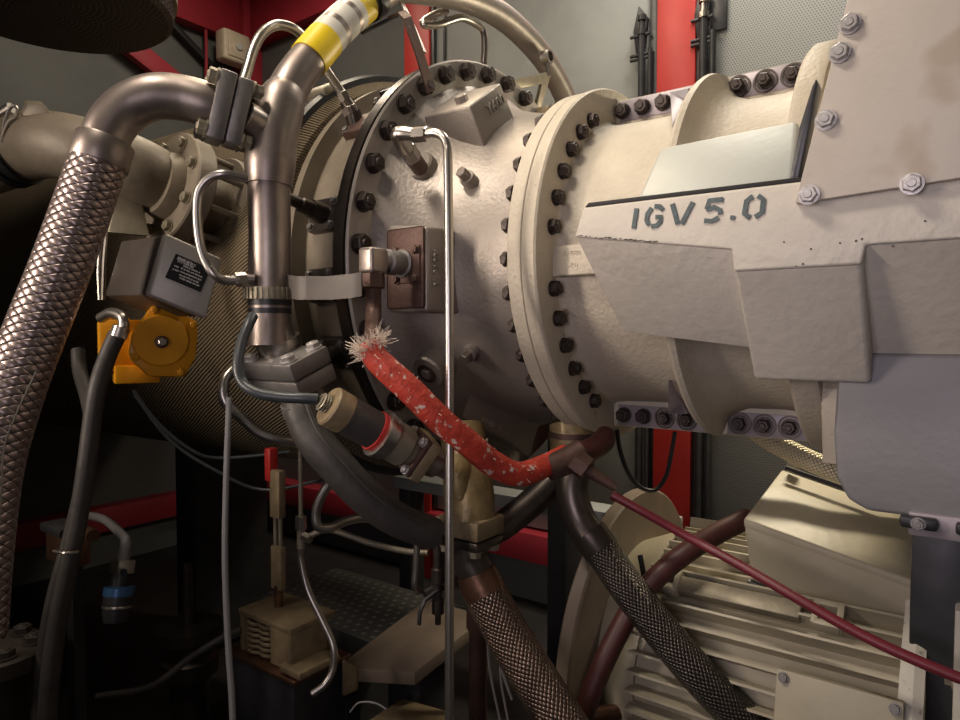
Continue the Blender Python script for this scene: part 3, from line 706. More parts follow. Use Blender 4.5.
# beige pipe with clamps and bolted flange behind the hose
BP = thing('beige_fuel_pipe', 'fat beige pipe with bolted flange running behind braided hose', 'pipe', P(100, 180, y=1.45))
ra = pxr(64, 1.42)
MB().tube([P(-60, 175, y=1.5), P(-10, 160, y=1.48), P(30, 146, y=1.46), P(62, 146, y=1.42), P(100, 156, y=1.42), P(135, 169, y=1.44), P(164, 184, y=1.49)], [ra * 1.05, ra * 1.05, ra * 1.05, ra, ra, ra, ra], 36).build('pipe', 'beigedark', BP)
fa = Vector((.62, .80, -.20)).normalized(); fo = P(160, 184, y=1.47)
for t0, rr, m, nm in ((0, ra * 1.06, 'beigedark', 'weld_neck'), ):
    MB().lathe([(-.01, ra), (.012, ra * 1.12), (.02, ra * 1.12), (.02, ra * .5)], fo, fa, 40).build(nm, m, BP)
MB().lathe([(.018, ra * .6), (.018, ra * 1.80), (.022, ra * 1.84), (.058, ra * 1.84), (.062, ra * 1.80), (.062, ra * .8)], fo, fa, 48).build('pipe_flange', 'beigedark', BP)
MB().lathe([(.062, ra * .95), (.14, ra * .95), (.14, ra * .5)], fo, fa, 36).build('spacer', 'beigedark', BP)
MB().lathe([(.138, ra * .6), (.138, ra * 1.68), (.142, ra * 1.72), (.178, ra * 1.72), (.18, ra * 1.68), (.18, ra * .8)], fo, fa, 48).build('pipe_flange', 'beigedark', BP)
MB().lathe([(.18, ra * 1.1), (.30, ra * 1.1), (.3, 0)], fo, fa, 36).build('nozzle_neck', 'beigedark', BP)
fxx, fyy, _ = frame_of(fa)
for k in range(8):
    a = R_(22 + 45 * k); dv = fxx * math.cos(a) + fyy * math.sin(a)
    copy_part(PB, 'flange_bolt', fo + dv * ra * 1.5 + fa * .018, -fa, BP)
    MB().cyl(fo + dv * ra * 1.42 + fa * .06, fo + dv * ra * 1.42 + fa * .145, .0075, 10).build('stud', 'beigedark', BP)
    copy_part(PB, 'flange_nut', fo + dv * ra * 1.42 + fa * .18, fa, BP)
ca = (P(30, 146, y=1.46) - P(-10, 160, y=1.48)).normalized(); co = P(14, 151, y=1.465)
MB().lathe([(-.018, ra * 1.06), (-.018, ra * 1.13), (-.006, ra * 1.13), (-.006, ra * 1.06), (.006, ra * 1.06), (.006, ra * 1.13), (.018, ra * 1.13), (.018, ra * 1.06)], co, ca, 40).build('clamp_band', 'blacksteel', BP)
MB().hexa([P(x, y, y=1.38) for x, y in ((22, 116), (52, 114), (44, 104), (28, 104))] + [P(x, y, y=1.40) for x, y in ((22, 112), (50, 112), (40, 101), (24, 100))], .002).build('clamp_lug', 'beigedark', BP)
MB().tube([P(2, 142, y=1.39), P(5, 122, y=1.385), P(11, 107, y=1.38), (P(17, 108, y=1.38)), P(16, 116, y=1.38), P(8, 122, y=1.38), P(2, 136, y=1.385)], .0035, 8).build('clamp_wire', 'tubing', BP)
MB().tube([P(-4, 118, y=1.42), P(12, 108, y=1.41)], .012, 12, spline=False).build('clamp_bolt', 'tubing', BP)

# ================================================================ small tubing on the left
tubething('arched_tube', 'bright steel tube arching from elbow flange behind taped pipe', 'tube', [P(240, 92, y=1.36), P(246, 74, y=1.38), P(254, 48, y=1.4), P(264, 32, y=1.42), P(278, 25, y=1.45), P(294, 29, y=1.47), P(306, 41, y=1.49), P(318, 58, y=1.5), P(330, 76, y=1.51), P(342, 93, y=1.52)], pxr(10, 1.42), 'tubing', seg=14)
FT = thing('tube_fitting', 'steel compression fitting standing on casing below taped pipe', 'fitting', P(352, 120, y=1.53))
MB().hexnut(P(342, 92, y=1.52), P(347, 103, y=1.525), .013).build('nut', 'steel', FT)
MB().tube([P(346, 101, y=1.525), P(352, 112, y=1.53), P(356, 124, y=1.54)], [.015, .019, .02], 16).build('fitting_body', 'pipedark', FT)
MB().hexnut(P(349, 107, y=1.527), P(353, 115, y=1.53), .02).build('lock_nut', 'pipe', FT)
CT = thing('curved_tube', 'bent steel tube looping in front of grey junction box', 'tube', P(224, 285, y=1.19))
MB().tube([P(247, 179, y=1.2), P(236, 176, y=1.19), P(222, 174, y=1.18), P(208, 179, y=1.18), P(199, 192, y=1.18), P(197, 212, y=1.18), P(199, 238, y=1.18), P(204, 258, y=1.18), P(213, 273, y=1.18), P(224, 280, y=1.19), P(240, 280, y=1.2)], pxr(9.5, 1.18), 14).build('tube', 'tubing', CT)
MB().hexnut(P(235, 280, y=1.2), P(247, 279, y=1.21), .013).build('nut', 'tubing', CT)
MB().cyl(P(246, 279, y=1.21), P(255, 279, y=1.215), .009).build('stem', 'pipe', CT)

# junction box with label
J = thing('junction_box', 'grey metal junction box with black label left of manifold', 'box', P(165, 300, y=1.3))
jf = [P(149, 295, y=1.20), P(206, 318, y=1.235), P(222, 259, y=1.245), P(167, 234, y=1.21)]
jn = (jf[1] - jf[0]).cross(jf[3] - jf[0]).normalized(); jn = jn if jn.y < 0 else -jn
back = [P(105, 300, y=1.33), P(150, 318, y=1.40), P(165, 262, y=1.41), P(112, 236, y=1.34)]
bv = (P(104, 296, y=1.31) - jf[0])
MB().prism([p + bv * .06 for p in jf], bv * .94, .006, 2).build('body', 'boxdark', J)
MB().prism([p + (p - sum(jf, Vector()) / 4) * .03 for p in jf], bv.normalized() * .016, .006, 3).build('cover', 'panel', J)
jx = (jf[1] - jf[0]).normalized(); jy = (jf[3] - jf[0]).normalized(); jy = (jy - jx * jy.dot(jx)).normalized()
lc = (P(168, 278, y=1.2) + P(201, 291, y=1.22) + P(207, 266, y=1.225) + P(175, 255, y=1.205)) / 4
jc = sum(jf, Vector()) / 4; lc = lc + jn * ((jc - lc).dot(jn) + .0012)
LPL = MB().box(lc, jx * .0315, jy * .0235, jn * .0012).build('label_plate', 'label', J)
mb = MB()
def scrawl(x0, x1, y, h):
    x = x0
    while x < x1:
        w_ = random.uniform(.0010, .0022)
        mb.box(lc + jx * (x + w_ / 2) + jy * (y + random.uniform(-.0003, .0003)) + jn * .0016, jx * w_ * .38, jy * h * random.uniform(.35, .5), jn * .0002); x += w_ + (.0012 if random.random() < .2 else .0001)
for x0, x1, y, h in ((-.026, .006, .0175, .0065), (-.024, .004, .0128, .003), (-.012, .018, .0085, .003), (-.026, -.018, .0025, .003), (-.014, .024, .003, .003), (-.026, -.016, -.004, .003), (-.014, .024, -.003, .003), (-.012, .024, -.009, .003), (-.010, .024, -.014, .003)): scrawl(x0, x1, y, h)
mb.build('label_print', 'white', LPL)
MB().tube([P(100, 300, y=1.34), P(99, 265, y=1.34), P(103, 235, y=1.35), P(106, 236, y=1.35), P(104, 265, y=1.34), P(103, 300, y=1.34)], .004, 8).build('wire_bail', 'tubing', J)
MB().prism([P(108, 232, y=1.40), P(118, 195, y=1.42), P(140, 190, y=1.46), P(150, 236, y=1.42)], bv * .15, .003).build('mounting_bracket', 'dirty', J)

# yellow actuator
Y = thing('yellow_actuator', 'bright yellow valve actuator under the grey junction box', 'actuator', P(150, 385, y=1.32))
yc = P(161, 342, y=1.27); ya = (CAM - yc).normalized(); ya = (ya + A * .30 + U * .02).normalized(); yx, yy, _ = frame_of(ya, U)
pts = []
oct_ = [(.155, 309), (.197, 322), (.195, 356), (.180, 374), (.15, 377), (.131, 360), (.132, 330)]
pts = [P(px, py, plane=(ya, (yc - C0).dot(ya))) for px, py in ((153, 308), (164, 307), (193, 321), (196, 330), (194, 356), (184, 374), (176, 375), (150, 374), (134, 360), (131, 352), (134, 334))]
pts = [yc + (p - yc) * 1.07 for p in pts]
YF = MB().prism([p - ya * .03 for p in pts], ya * .03, .004, 2).build('face_cover', 'yellow', Y)
MB().lathe([(-.001, .050), (.004, .049), (.006, .046), (.006, .0)], yc + yx * .003, ya, 48).build('round_boss', 'yellow', YF)
MB().prism([p - ya * .11 + (yc - p) * .12 for p in pts], ya * .08, .004, 2).build('body', 'yellow', Y)
MB().box(yc - ya * .09 - yx * .062 + yy * .035, yx * .018, yy * .04, ya * .03, .004).build('lower_block', 'yellow', Y)
MB().box(yc - ya * .10 + yy * .055 - yx * .005, yx * .05, yy * .045, ya * .03, .006).build('rear_body', 'yellow', Y)
MB().lathe([(0, .012), (.006, .012), (.008, .008), (.014, .008), (.014, 0)], yc + ya * .005, ya, 16).build('spindle_seat', 'rust', Y)
MB().hexnut(yc + ya * .012, yc + ya * .024, .0075).build('spindle_nut', 'tubing', Y)
for px, py in ((154, 310), (193, 324), (180, 372), (135, 357)):
    p = P(px, py, plane=(ya, (yc - C0).dot(ya)))
    copy_part(SBY, 'cover_screw', p, ya, YF)
mb = MB()
# hose with elbow fitting
AH = thing('actuator_hose', 'black hose with steel elbow hanging from yellow actuator', 'hose', P(60, 640, y=1.15))
MB().tube([P(101, 318, y=1.27), P(112, 313, y=1.25), P(122, 317, y=1.235), P(124, 325, y=1.23), P(120, 333, y=1.23)], .010, 14).build('elbow', 'tubing', AH)
MB().lathe([(0, .0125), (.003, .015), (.022, .015), (.024, .0125)], P(122, 326, y=1.23), P(113, 352, y=1.22) - P(122, 326, y=1.23), 20).build('ferrule', 'tubing', AH)
MB().tube([P(118, 333, y=1.23), P(107, 358, y=1.22), P(97, 390, y=1.2), P(91, 430, y=1.19), P(86, 470, y=1.18), P(78, 520, y=1.17), P(68, 570, y=1.16), P(58, 620, y=1.15), P(50, 680, y=1.14), P(46, 740, y=1.13)], .0155, 18).build('hose', 'rubber', AH)
tubething('grey_drain_hose', 'grey ribbed hose running down beside black actuator hose', 'hose', [P(78, 350, y=1.42), P(80, 372, y=1.40), P(88, 400, y=1.35), P(92, 430, y=1.3), P(84, 480, y=1.26), P(70, 540, y=1.22), P(54, 600, y=1.2), P(44, 660, y=1.19), P(40, 730, y=1.18)], .014, 'rubber', seg=14)

# ================================================================ vertical tube and its fitting
VT = thing('vertical_tube', 'long thin steel tube dropping straight down in front of casing', 'tube', P(449, 730, y=1.12))
MB().tube([P(425, 134, y=1.21), P(435, 133, y=1.20), P(443, 137, y=1.19), P(447, 146, y=1.185), P(448, 165, y=1.18), P(449, 260, y=1.17), P(449.5, 420, y=1.15), P(449.5, 600, y=1.13), P(449.5, 790, y=1.11)], pxr(9.2, 1.16), 16).build('tube', 'tubing', VT)
MB().hexnut(P(413, 135, y=1.22), P(427, 134, y=1.21), .014).build('nut', 'steel', VT)
MB().tube([P(415, 135, y=1.22), P(402, 134, y=1.23), P(399, 137, y=1.24), P(408, 152, y=1.28)], [.012, .014, .015, .016], 16).build('elbow', 'steel', VT)
MB().hexnut(P(406, 148, y=1.27), P(413, 158, y=1.30), .018).build('nut', 'steel', VT)
MB().cyl(P(412, 157, y=1.30), P(420, 168, y=1.345), .0165).build('stem', 'rust', VT)

# elbow on the brown block and red sleeved hose
EF = thing('block_elbow', 'brown steel elbow fitting screwed into block on casing', 'fitting', P(370, 300, n=.55))
e0 = P(405, 264, n=.455)
MB().lathe([(0, .025), (.012, .027), (.014, .022), (.03, .022), (.032, .024), (.05, .024), (.052, .018), (.1, .018)], e0, N, 24).build('body', 'flblock', EF)
ec = e0 + N * .095
MB().box(ec - N * .01 - U * .002, A * .019, N * .022, U * .024, .007, 3).build('corner', 'pipe', EF)
MB().hexnut(ec - U * .022 - N * .01, ec - U * .052 - N * .01, .0215).build('nut', 'rust', EF)
pt = ec - U * .05 - N * .01
RS = thing('red_sleeved_hose', 'red fire-sleeve hose with frayed end slanting under the casing', 'hose', P(520, 480, y=1.2))
MB().tube([pt, pt - U * .05, P(372, 345, y=1.14)], .0145, 18).build('inner_pipe', 'rust', RS)
sl = [P(369, 343, y=1.14), P(376, 358, y=1.135), P(390, 372, y=1.13), P(412, 392, y=1.13), P(440, 420, y=1.14), P(468, 443, y=1.16), P(492, 463, y=1.19), P(517, 474, y=1.22), P(540, 468, y=1.26), P(566, 455, y=1.3)]
MB().tube(sl, [.019, .022, .023, .0235, .0235, .0235, .0235, .023, .022, .021], 22, 8).build('fire_sleeve', 'sleeve', RS)
MB().tube([P(566, 457, y=1.3), P(590, 450, y=1.34), P(603, 441, y=1.37), P(606, 434, y=1.39)], [.021, .024, .024, .02], 20).build('sleeve_tail', 'rose', RS)
mb = MB(); e = P(370, 344, y=1.138); ddir = (P(362, 330, y=1.13) - P(380, 362, y=1.135)).normalized()
for k in range(260):
    a = random.uniform(0, 2 * math.pi); x, y, z = frame_of(ddir)
    b_ = e - ddir * random.uniform(-.004, .014) + (x * math.cos(a) + y * math.sin(a)) * .021
    v = (ddir * random.uniform(.1, 1) + (x * math.cos(a) + y * math.sin(a)) * random.uniform(.2, 1.1) + Vector([random.uniform(-.5, .5) for _ in range(3)])).normalized()
    L = random.uniform(.010, .028); c1 = b_ + v * L * .5 + Vector([random.uniform(-.004, .004) for _ in range(3)])
    mb.tube([b_, c1, b_ + v * L + Vector([random.uniform(-.006, .006) for _ in range(3)])], .00045, 4, 3)
tag(mb.build('frayed_fibres', 'fray', RS), 'pale frayed glass fibres', kind='stuff')
mb = MB()
for t in (.12, .2, .31, .43, .50, .62, .7, .8):
    for k in range(10):
        p = cr(sl, t + random.uniform(-.03, .03)); dv = (CAM - p).normalized(); side = Vector([random.uniform(-1, 1) for _ in range(3)]); v = (dv * random.uniform(.2, 1) + side * .8 + U * .35).normalized()
        b_ = p + v * .0225; mb.tube([b_, b_ + v * .0015 + side * .003, b_ + side * .006], .0004, 4, 3)
tag(mb.build('loose_fibres', 'fray', RS), 'pale loose fibres on red sleeve', kind='stuff')
HB = thing('hose_tee', 'dark brown tee fitting joining red sleeve under front flange', 'fitting', P(575, 470, y=1.3))
MB().tube([P(548, 468, y=1.27), P(566, 461, y=1.28), P(582, 452, y=1.29)], .026, 20).build('tee_body', 'rust', HB)
MB().hexnut(P(573, 459, y=1.26), P(588, 470, y=1.25), .024).build('nut', 'rust', HB)
MB().tube([P(586, 469, y=1.25), P(600, 478, y=1.245), P(616, 488, y=1.24)], [.014, .011, .008], 14).build('stem', 'rust', HB)

# bracket bars
t = thing('flat_bracket', 'flat steel bracket bar running from manifold riser to block elbow', 'bracket', P(330, 295, y=1.22))
MB().strip([P(287, 286, y=1.24), P(297, 288, y=1.215), P(308, 288, y=1.205), P(330, 288, y=1.2), P(352, 286, y=1.17), P(362, 284, y=1.165)], U * .042, .004).build('bar', 'boxdark', t)
t = thing('hanger_bracket', 'dark flat hanger bar bolted to top of big flange', 'bracket', P(428, 95, s=-.335))
MB().strip([P(392, 16, s=-.40), P(402, 12, s=-.37), P(407, 18, s=-.345), P(419, 52, s=-.338), P(431, 92, s=-.334)], A.cross(P(431, 92, s=-.334) - P(407, 18, s=-.334)).normalized() * .028, .004).build('bar', 'rust', t)
MB().strip([P(402, 3, s=-.42), P(410, 20, s=-.40), P(424, 52, s=-.37)], N * .016, .003).build('stay', 'pipe', t)
tubething('clamp_stay', 'thin dark rod tied between taped pipe and hanger bar', 'rod', [P(362, 33, s=-.44), P(376, 26, s=-.43), P(392, 18, s=-.41), P(400, 14, s=-.40)], .004, 'blacksteel', seg=8)
tubething('looped_tube', 'pale thin tube with bent loop above the big flange', 'tube', [P(484, 66, y=1.78), P(485, 45, y=1.78), P(483, 30, y=1.78), P(474, 23, y=1.76), P(460, 18, y=1.72), P(440, 24, y=1.68), P(426, 25, y=1.66), P(424, 21, y=1.67), P(436, 14, y=1.7), P(446, 11, y=1.74)], .0095, 'tubing', seg=12)
t = thing('pipe_clip', 'folded sheet bracket with clip holding overhead pipe behind flange', 'bracket', P(535, 100, s=-.40))
MB().prism([P(x, y, s=-.36) for x, y in ((512, 80), (547, 72), (551, 75), (540, 112), (536, 110), (542, 84), (522, 88))], A * -.012, .001).build('sheet', 'dirty', t)
MB().lathe([(-.012, .02), (.012, .02), (.012, .014), (-.012, .014)], P(547, 57, s=-.38), A, 20).build('clip', 'steel', t)
MB().cyl(P(547, 62, s=-.36), P(549, 76, s=-.36), .006, 10).build('clip_bolt', 'steel', t)
MB().box(P(545, 112, s=-.3), A * .02, N * .012, U * .012, .002).build('foot', 'tan', t)

# ================================================================ sensor connector, cables, lower hoses on the left
CN = thing('cable_connector', 'round threaded sensor connector with beige cap and red ring', 'connector', P(385, 470, y=1.2))
k0 = P(328, 405, y=1.09); k1 = P(436, 464, y=1.2); ka = (k1 - k0).normalized(); KL = (k1 - k0).length
def kl(prof, name, m, par=CN): return MB().lathe([(t * KL, r) for t, r in prof], k0, ka, 40).build(name, m, par)
GL = kl([(-.07, .0), (-.07, .012), (0, .013), (.02, .014)], 'gland', 'dirty')
for k in range(4): kl([(-.062 + k * .02, .013), (-.055 + k * .02, .0155), (-.048 + k * .02, .013)], 'thread', 'dirty', GL)
kl([(.0, 0), (0, .031), (.015, .034), (.14, .034), (.15, .032)], 'end_cap', 'tan')
kl([(.145, .032), (.15, .033), (.40, .033), (.41, .031)], 'rubber_grip', 'rubber')
kl([(.395, .032), (.40, .0355), (.435, .0355), (.44, .032)], 'red_ring', 'red')
kl([(.43, .033), (.44, .043), (.47, .043), (.475, .040), (.53, .040), (.54, .036)], 'coupling_ring', 'tubing')
kl([(.53, .034), (.54, .036), (.68, .036), (.70, .030), (.76, .028), (.76, 0)], 'shell', 'dirty')
x, y, _ = frame_of(ka, U + A * .3)
SQF = MB().box(k0 + ka * KL * .77, x * .037, y * .037, ka * .006, .004).build('square_flange', 'rust', CN)
for i, j in ((1, 1), (-1, 1), (1, -1), (-1, -1)): copy_part(SB, 'flange_screw', k0 + ka * (KL * .77 - .006) + x * .028 * i + y * .028 * j, -ka, SQF)
MB().box(k0 + ka * KL * .83, x * .038, y * .038, ka * .011, .003).build('mount_block', 'tan', CN)
kl([(.85, .03), (1.0, .026), (1.02, .018), (1.12, .018), (1.12, 0)], 'rear_adapter', 'pipe')
tubething('sensor_cable', 'dark flexible cable curving from manifold strap to sensor connector', 'cable', [P(253, 316, y=1.16), P(248, 326, y=1.14), P(241, 345, y=1.12), P(238, 366, y=1.1), P(243, 383, y=1.09), P(258, 393, y=1.08), P(280, 397, y=1.08), P(300, 398, y=1.08), P(318, 399, y=1.085)], pxr(11, 1.1), 'darkcable', seg=14)
RBH = thing('rubber_hose', 'thick dark rubber covered hose sweeping down from manifold flange', 'hose', P(436, 560, y=1.25))
rhp = [fb + dirv * .030, P(300, 408, y=1.205), P(308, 428, y=1.19), P(319, 446, y=1.18), P(334, 463, y=1.18), P(364, 495, y=1.19), P(396, 519, y=1.21), P(434, 534, y=1.25)]
rho = MB().tube(rhp, [.029, .031, .032, .0325, .0325, .032, .031, .030], 28).build('hose', 'rubber', RBH)
def seam(off):
    out = []
    for k in range(1, 15):
        p = cr(rhp, k / 15); t_ = (cr(rhp, k / 15 + .02) - cr(rhp, k / 15 - .02)).normalized(); v_ = (CAM - p).normalized(); v_ = (v_ - t_ * v_.dot(t_)).normalized()
        w_ = t_.cross(v_); dv_ = (v_ * .85 + w_ * off).normalized(); out.append(p + dv_ * .0320)
    return out
MB().tube(seam(-.35), .0028, 8, 4).build('seam', 'rubber', rho)
MB().tube(seam(-.48), .0022, 8, 4).build('seam', 'rubber', rho)
MB().lathe([(-.01, .028), (-.01, .033), (.012, .034), (.012, .028)], P(300, 406, y=1.205), dirv, 28).build('ferrule', 'flblock', RBH)
tubething('u_bend_tube', 'dull steel tube curling under manifold flange to the right', 'tube', [P(248, 366, y=1.3), P(236, 368, y=1.27), P(226, 378, y=1.25), P(223, 392, y=1.24), P(228, 405, y=1.24), P(242, 418, y=1.25), P(258, 432, y=1.26), P(276, 439, y=1.27), P(300, 443, y=1.29)], pxr(11, 1.25), 'tubing', seg=14)
tubething('grey_cable', 'light grey cable hanging straight to the floor at left', 'cable', [P(229, 398, y=1.2), P(228, 430, y=1.18), P(226, 490, y=1.16), P(225, 560, y=1.14), P(228, 640, y=1.12), P(232, 700, y=1.1), P(234, 760, y=1.08)], pxr(6.5, 1.14), 'cable', seg=10)

# tan wrapped drain with flange
TW = thing('wrapped_drain_pipe', 'tan foil wrapped pipe with square flange below the casing', 'pipe', P(470, 545, y=1.3))
MB().tube([P(462, 428, y=1.36), P(466, 460, y=1.33), P(469, 495, y=1.31), P(470, 520, y=1.30)], [.045, .048, .050, .050], 32, 10).build('wrap', 'wrap', TW)
MB().tube([P(464, 440, y=1.31), P(458, 470, y=1.29), P(462, 500, y=1.28)], [.022, .03, .02], 16).build('wrap_fold', 'wrap', TW)
fc_ = P(470, 524, y=1.3)
MB().box(fc_, A * .052, N * .045, U * .019, .006, 2).build('flange', 'tan', TW)
MB().box(fc_ - U * .03, A * .050, N * .043, U * .009, .004, 2).build('lower_flange', 'pipedark', TW)
for i, j in ((1, 1), (-1, 1), (1, -1), (-1, -1)): copy_part(PB, 'flange_bolt', fc_ - U * .039 + A * .035 * i + N * .03 * j, -U, TW)
LH = thing('lower_braided_hose', 'copper stained braided hose running down from tan flange', 'hose', P(560, 720, y=1.2))
MB().tube([P(468, 545, y=1.3), P(470, 560, y=1.295), P(478, 576, y=1.29)], [.040, .036, .036], 28).build('neck', 'pipedark', LH)
MB().tube([P(476, 572, y=1.29), P(482, 586, y=1.285), P(488, 597, y=1.28)], [.040, .042, .042], 28).build('collar', 'copper', LH)
MB().tube([P(486, 594, y=1.28), P(505, 630, y=1.26), P(528, 668, y=1.23), P(552, 706, y=1.2), P(580, 752, y=1.17), P(600, 790, y=1.15)], [.042, .042, .043, .043, .043, .043], 32, 10).build('braid', 'braidfine', LH)
RH = thing('right_braided_hose', 'dark braided hose crossing diagonally in front of cream motor', 'hose', P(700, 690, y=1.2))
MB().tube([P(578, 455, y=1.42), P(572, 490, y=1.4), P(580, 520, y=1.38), P(592, 538, y=1.36)], [.038, .034, .034, .036], 24).build('neck', 'pipedark', RH)
MB().tube([P(588, 532, y=1.36), P(594, 540, y=1.355), P(602, 551, y=1.35)], .038, 24).build('collar', 'pipedark', RH)
MB().tube([P(600, 548, y=1.35), P(628, 588, y=1.31), P(664, 634, y=1.27), P(700, 676, y=1.23), P(745, 722, y=1.2), P(800, 775, y=1.17)], .036, 28, 10).build('braid', 'braiddark', RH)
tubething('black_drain_pipe', 'black pipe slanting between tan flange and front flange underside', 'pipe', [P(486, 535, y=1.36), P(510, 520, y=1.39), P(545, 490, y=1.43), P(566, 462, y=1.46), P(572, 430, y=1.48)], .03, 'pipedark', seg=20)
t = thing('wrapped_elbow', 'tan wrapped pipe stub under bottom of front flange', 'pipe', P(570, 460, y=1.46))
MB().tube([P(572, 424, y=1.47), P(573, 440, y=1.46), P(570, 462, y=1.45), P(566, 478, y=1.44)], [.05, .052, .045, .038], 24).build('wrap', 'wrap', t)
MB().lathe([(-.006, .054), (.006, .054), (.006, .045), (-.006, .045)], P(573, 434, y=1.46), U, 28).build('strap', 'rust', t)
t = tubething('looped_cable', 'dark braided cable hanging in a loop under split flange', 'cable', [P(617, 430, y=1.47), P(620, 450, y=1.48), P(628, 472, y=1.49), P(640, 487, y=1.5), P(655, 490, y=1.51), P(666, 476, y=1.53), P(671, 455, y=1.55), P(675, 432, y=1.57)], .005, 'blacksteel', seg=10)
tubething('pale_braided_hose', 'pale gold braided hose behind the inlet duct', 'hose', [P(752, 428, y=1.5), P(775, 443, y=1.47), P(800, 456, y=1.45), P(830, 469, y=1.42), P(870, 484, y=1.4), P(920, 500, y=1.38)], .023, 'braidgold', seg=24)

# ================================================================ electric motor, lower right
ms0, ms1, mn, mu, mr = .07, .56, -.12, -.90, .30
MO = thing('electric_motor', 'cream finned electric motor with terminal box at lower right', 'motor', W(.3, mn, FLOOR))
mo = W(0, mn, mu)
MB().lathe([(ms0, .1), (ms0, mr - .03), (ms1, mr - .03), (ms1, .1)], mo, A, 64, ref=N).build('body', 'motor', MO)
mb = MB(); nf = 52
for k in range(nf):
    a = 2 * math.pi * k / nf
    if math.degrees(a) > 200 and math.degrees(a) < 330: continue
    dv = N * math.cos(a) + U * math.sin(a); tv = A.cross(dv)
    rr = mr + .012 if not (60 < math.degrees(a) < 100) else mr - .01
    mb.hexa([mo + A * s + dv * r + tv * q for r, w in ((mr - .04, .0045), (rr, .0025)) for s, q in ((ms0 + .01, -w), (ms1 - .02, -w), (ms1 - .02, w), (ms0 + .01, w))])
mb.build('cooling_fins', 'motor', MO)
MB().lathe([(-.05, .06), (-.05, .36), (-.045, .365), (-.02, .365), (-.016, .36), (-.016, .06)], mo, A, 72, ref=N).build('adapter_disc', 'disc', MO)
MB().lathe([(-.02, .24), (ms0, mr - .02), (ms0 + .015, mr - .02), (ms0 + .015, .1)], mo, A, 48, ref=N).build('end_bell', 'motor', MO)
MB().lathe([(ms1 - .02, .1), (ms1 - .02, mr + .015), (ms1, mr + .02), (ms1 + .015, mr + .015), (ms1 + .015, .1)], mo, A, 48, ref=N).build('end_ring', 'whitepaint', MO)
MB().lathe([(ms1 + .015, .05), (ms1 + .02, .17), (ms1 + .09, .14), (ms1 + .09, .05)], mo, A, 40, ref=N).build('coupling_housing', 'pipedark', MO)
for a in (20, 45, 70, -10):
    dv = N * math.cos(R_(a)) + U * math.sin(R_(a)); MB().box(mo + A * (ms1 + .05) + dv * .2, A * .045, dv * .02, A.cross(dv) * .012, .003).build('spoke', 'whitepaint', MO)
for a, s in ((50, (P(668, 594, n=.08) - C0).dot(A)), (50, (P(828, 624, n=.08) - C0).dot(A))):
    dv = N * math.cos(R_(a)) + U * math.sin(R_(a)); tv = A.cross(dv); ctr = mo + A * s + dv * (mr + .008)
    mb = MB(); mb.box(ctr + tv * .02, A * .022, dv * .014, tv * .006, .003); mb.box(ctr - tv * .02, A * .022, dv * .014, tv * .006, .003)
    mb.box(ctr + A * .02, A * .006, dv * .014, tv * .024, .003); mb.box(ctr - A * .02, A * .006, dv * .014, tv * .024, .003); mb.build('lifting_lug', 'motor', MO)
dv = N * math.cos(R_(50)) + U * math.sin(R_(50)); tv = A.cross(dv)
MB().box(mo + A * .26 + dv * (mr + .000), A * .12, dv * .012, tv * .018, .004).build('lug_bar', 'dirty', MO)
dv = N * math.cos(R_(14)) + U * math.sin(R_(14)); tv = A.cross(dv)
SCV = MB().box(mo + A * .455 + dv * (mr + .012), A * .095, dv * .012, tv * .085, .003).build('side_cover', 'motor', MO)
for i, j in ((1, 1), (-1, 1), (1, -1), (-1, -1)): copy_part(SBD, 'cover_screw', mo + A * (.455 + .083 * i) + dv * (mr + .024) + tv * .073 * j, dv, SCV)
MB().box(W(.3, mn, (mu - mr + FLOOR) / 2 + .02), A * .22, N * .2, U * ((mu - mr + .06 - FLOOR) / 2), .004).build('foot', 'motor', MO)
# terminal box
tb0 = [W(.262, .03, -.522), W(.552, .03, -.585), W(.54, -.25, -.535), W(.272, -.25, -.466)]
MB().hexa([W(.275, .022, -.64), W(.545, .022, -.70), W(.545, -.25, -.70), W(.275, -.25, -.64)] + [p - U * .006 for p in tb0], .006).build('terminal_box', 'motor', MO)
BL = MB().hexa([p - U * .018 for p in tb0] + [p for p in tb0], .005, 3).build('box_lid', 'motor', MO)
MB().box(W(.40, -.205, -.481), A * .11 + U * -.028, N * .004, U * .004).build('lid_seam', 'gap', BL)
MB().box(W(.30, -.235, -.455), A * .012, N * .01, U * .012, .003).build('lid_knob', 'motor', BL)
for k in range(3): MB().hexa([W(.27 - .004 * k, .03 + .012 * k, -.655 - .016 * k), W(.55, .03 + .012 * k, -.715 - .016 * k), W(.55, -.2, -.715 - .016 * k), W(.27, -.2, -.655 - .016 * k), W(.27, .03 + .012 * k, -.645 - .016 * k), W(.55, .03 + .012 * k, -.705 - .016 * k), W(.55, -.2, -.705 - .016 * k), W(.27, -.2, -.645 - .016 * k)], .002).build('box_gasket', 'blacksteel', MO)
# pump flange at the right border
PF = thing('pump_flange', 'chipped white pump flange plate at lower right border', 'flange', W(.66, -.12, FLOOR))
MB().box(W(.632, .02, -.93), A * .02, N * .12, U * .345, .004).build('plate', 'whitepaint', PF)
MB().lathe([(.655, .05), (.655, .26), (1.0, .26), (1.0, .05)], mo, A, 48, ref=N).build('pump_body', 'blacksteel', PF)
for u in (-.72, -.85, -1.0): copy_part(PB, 'flange_bolt', W(.612, .09, u), -A, PF)
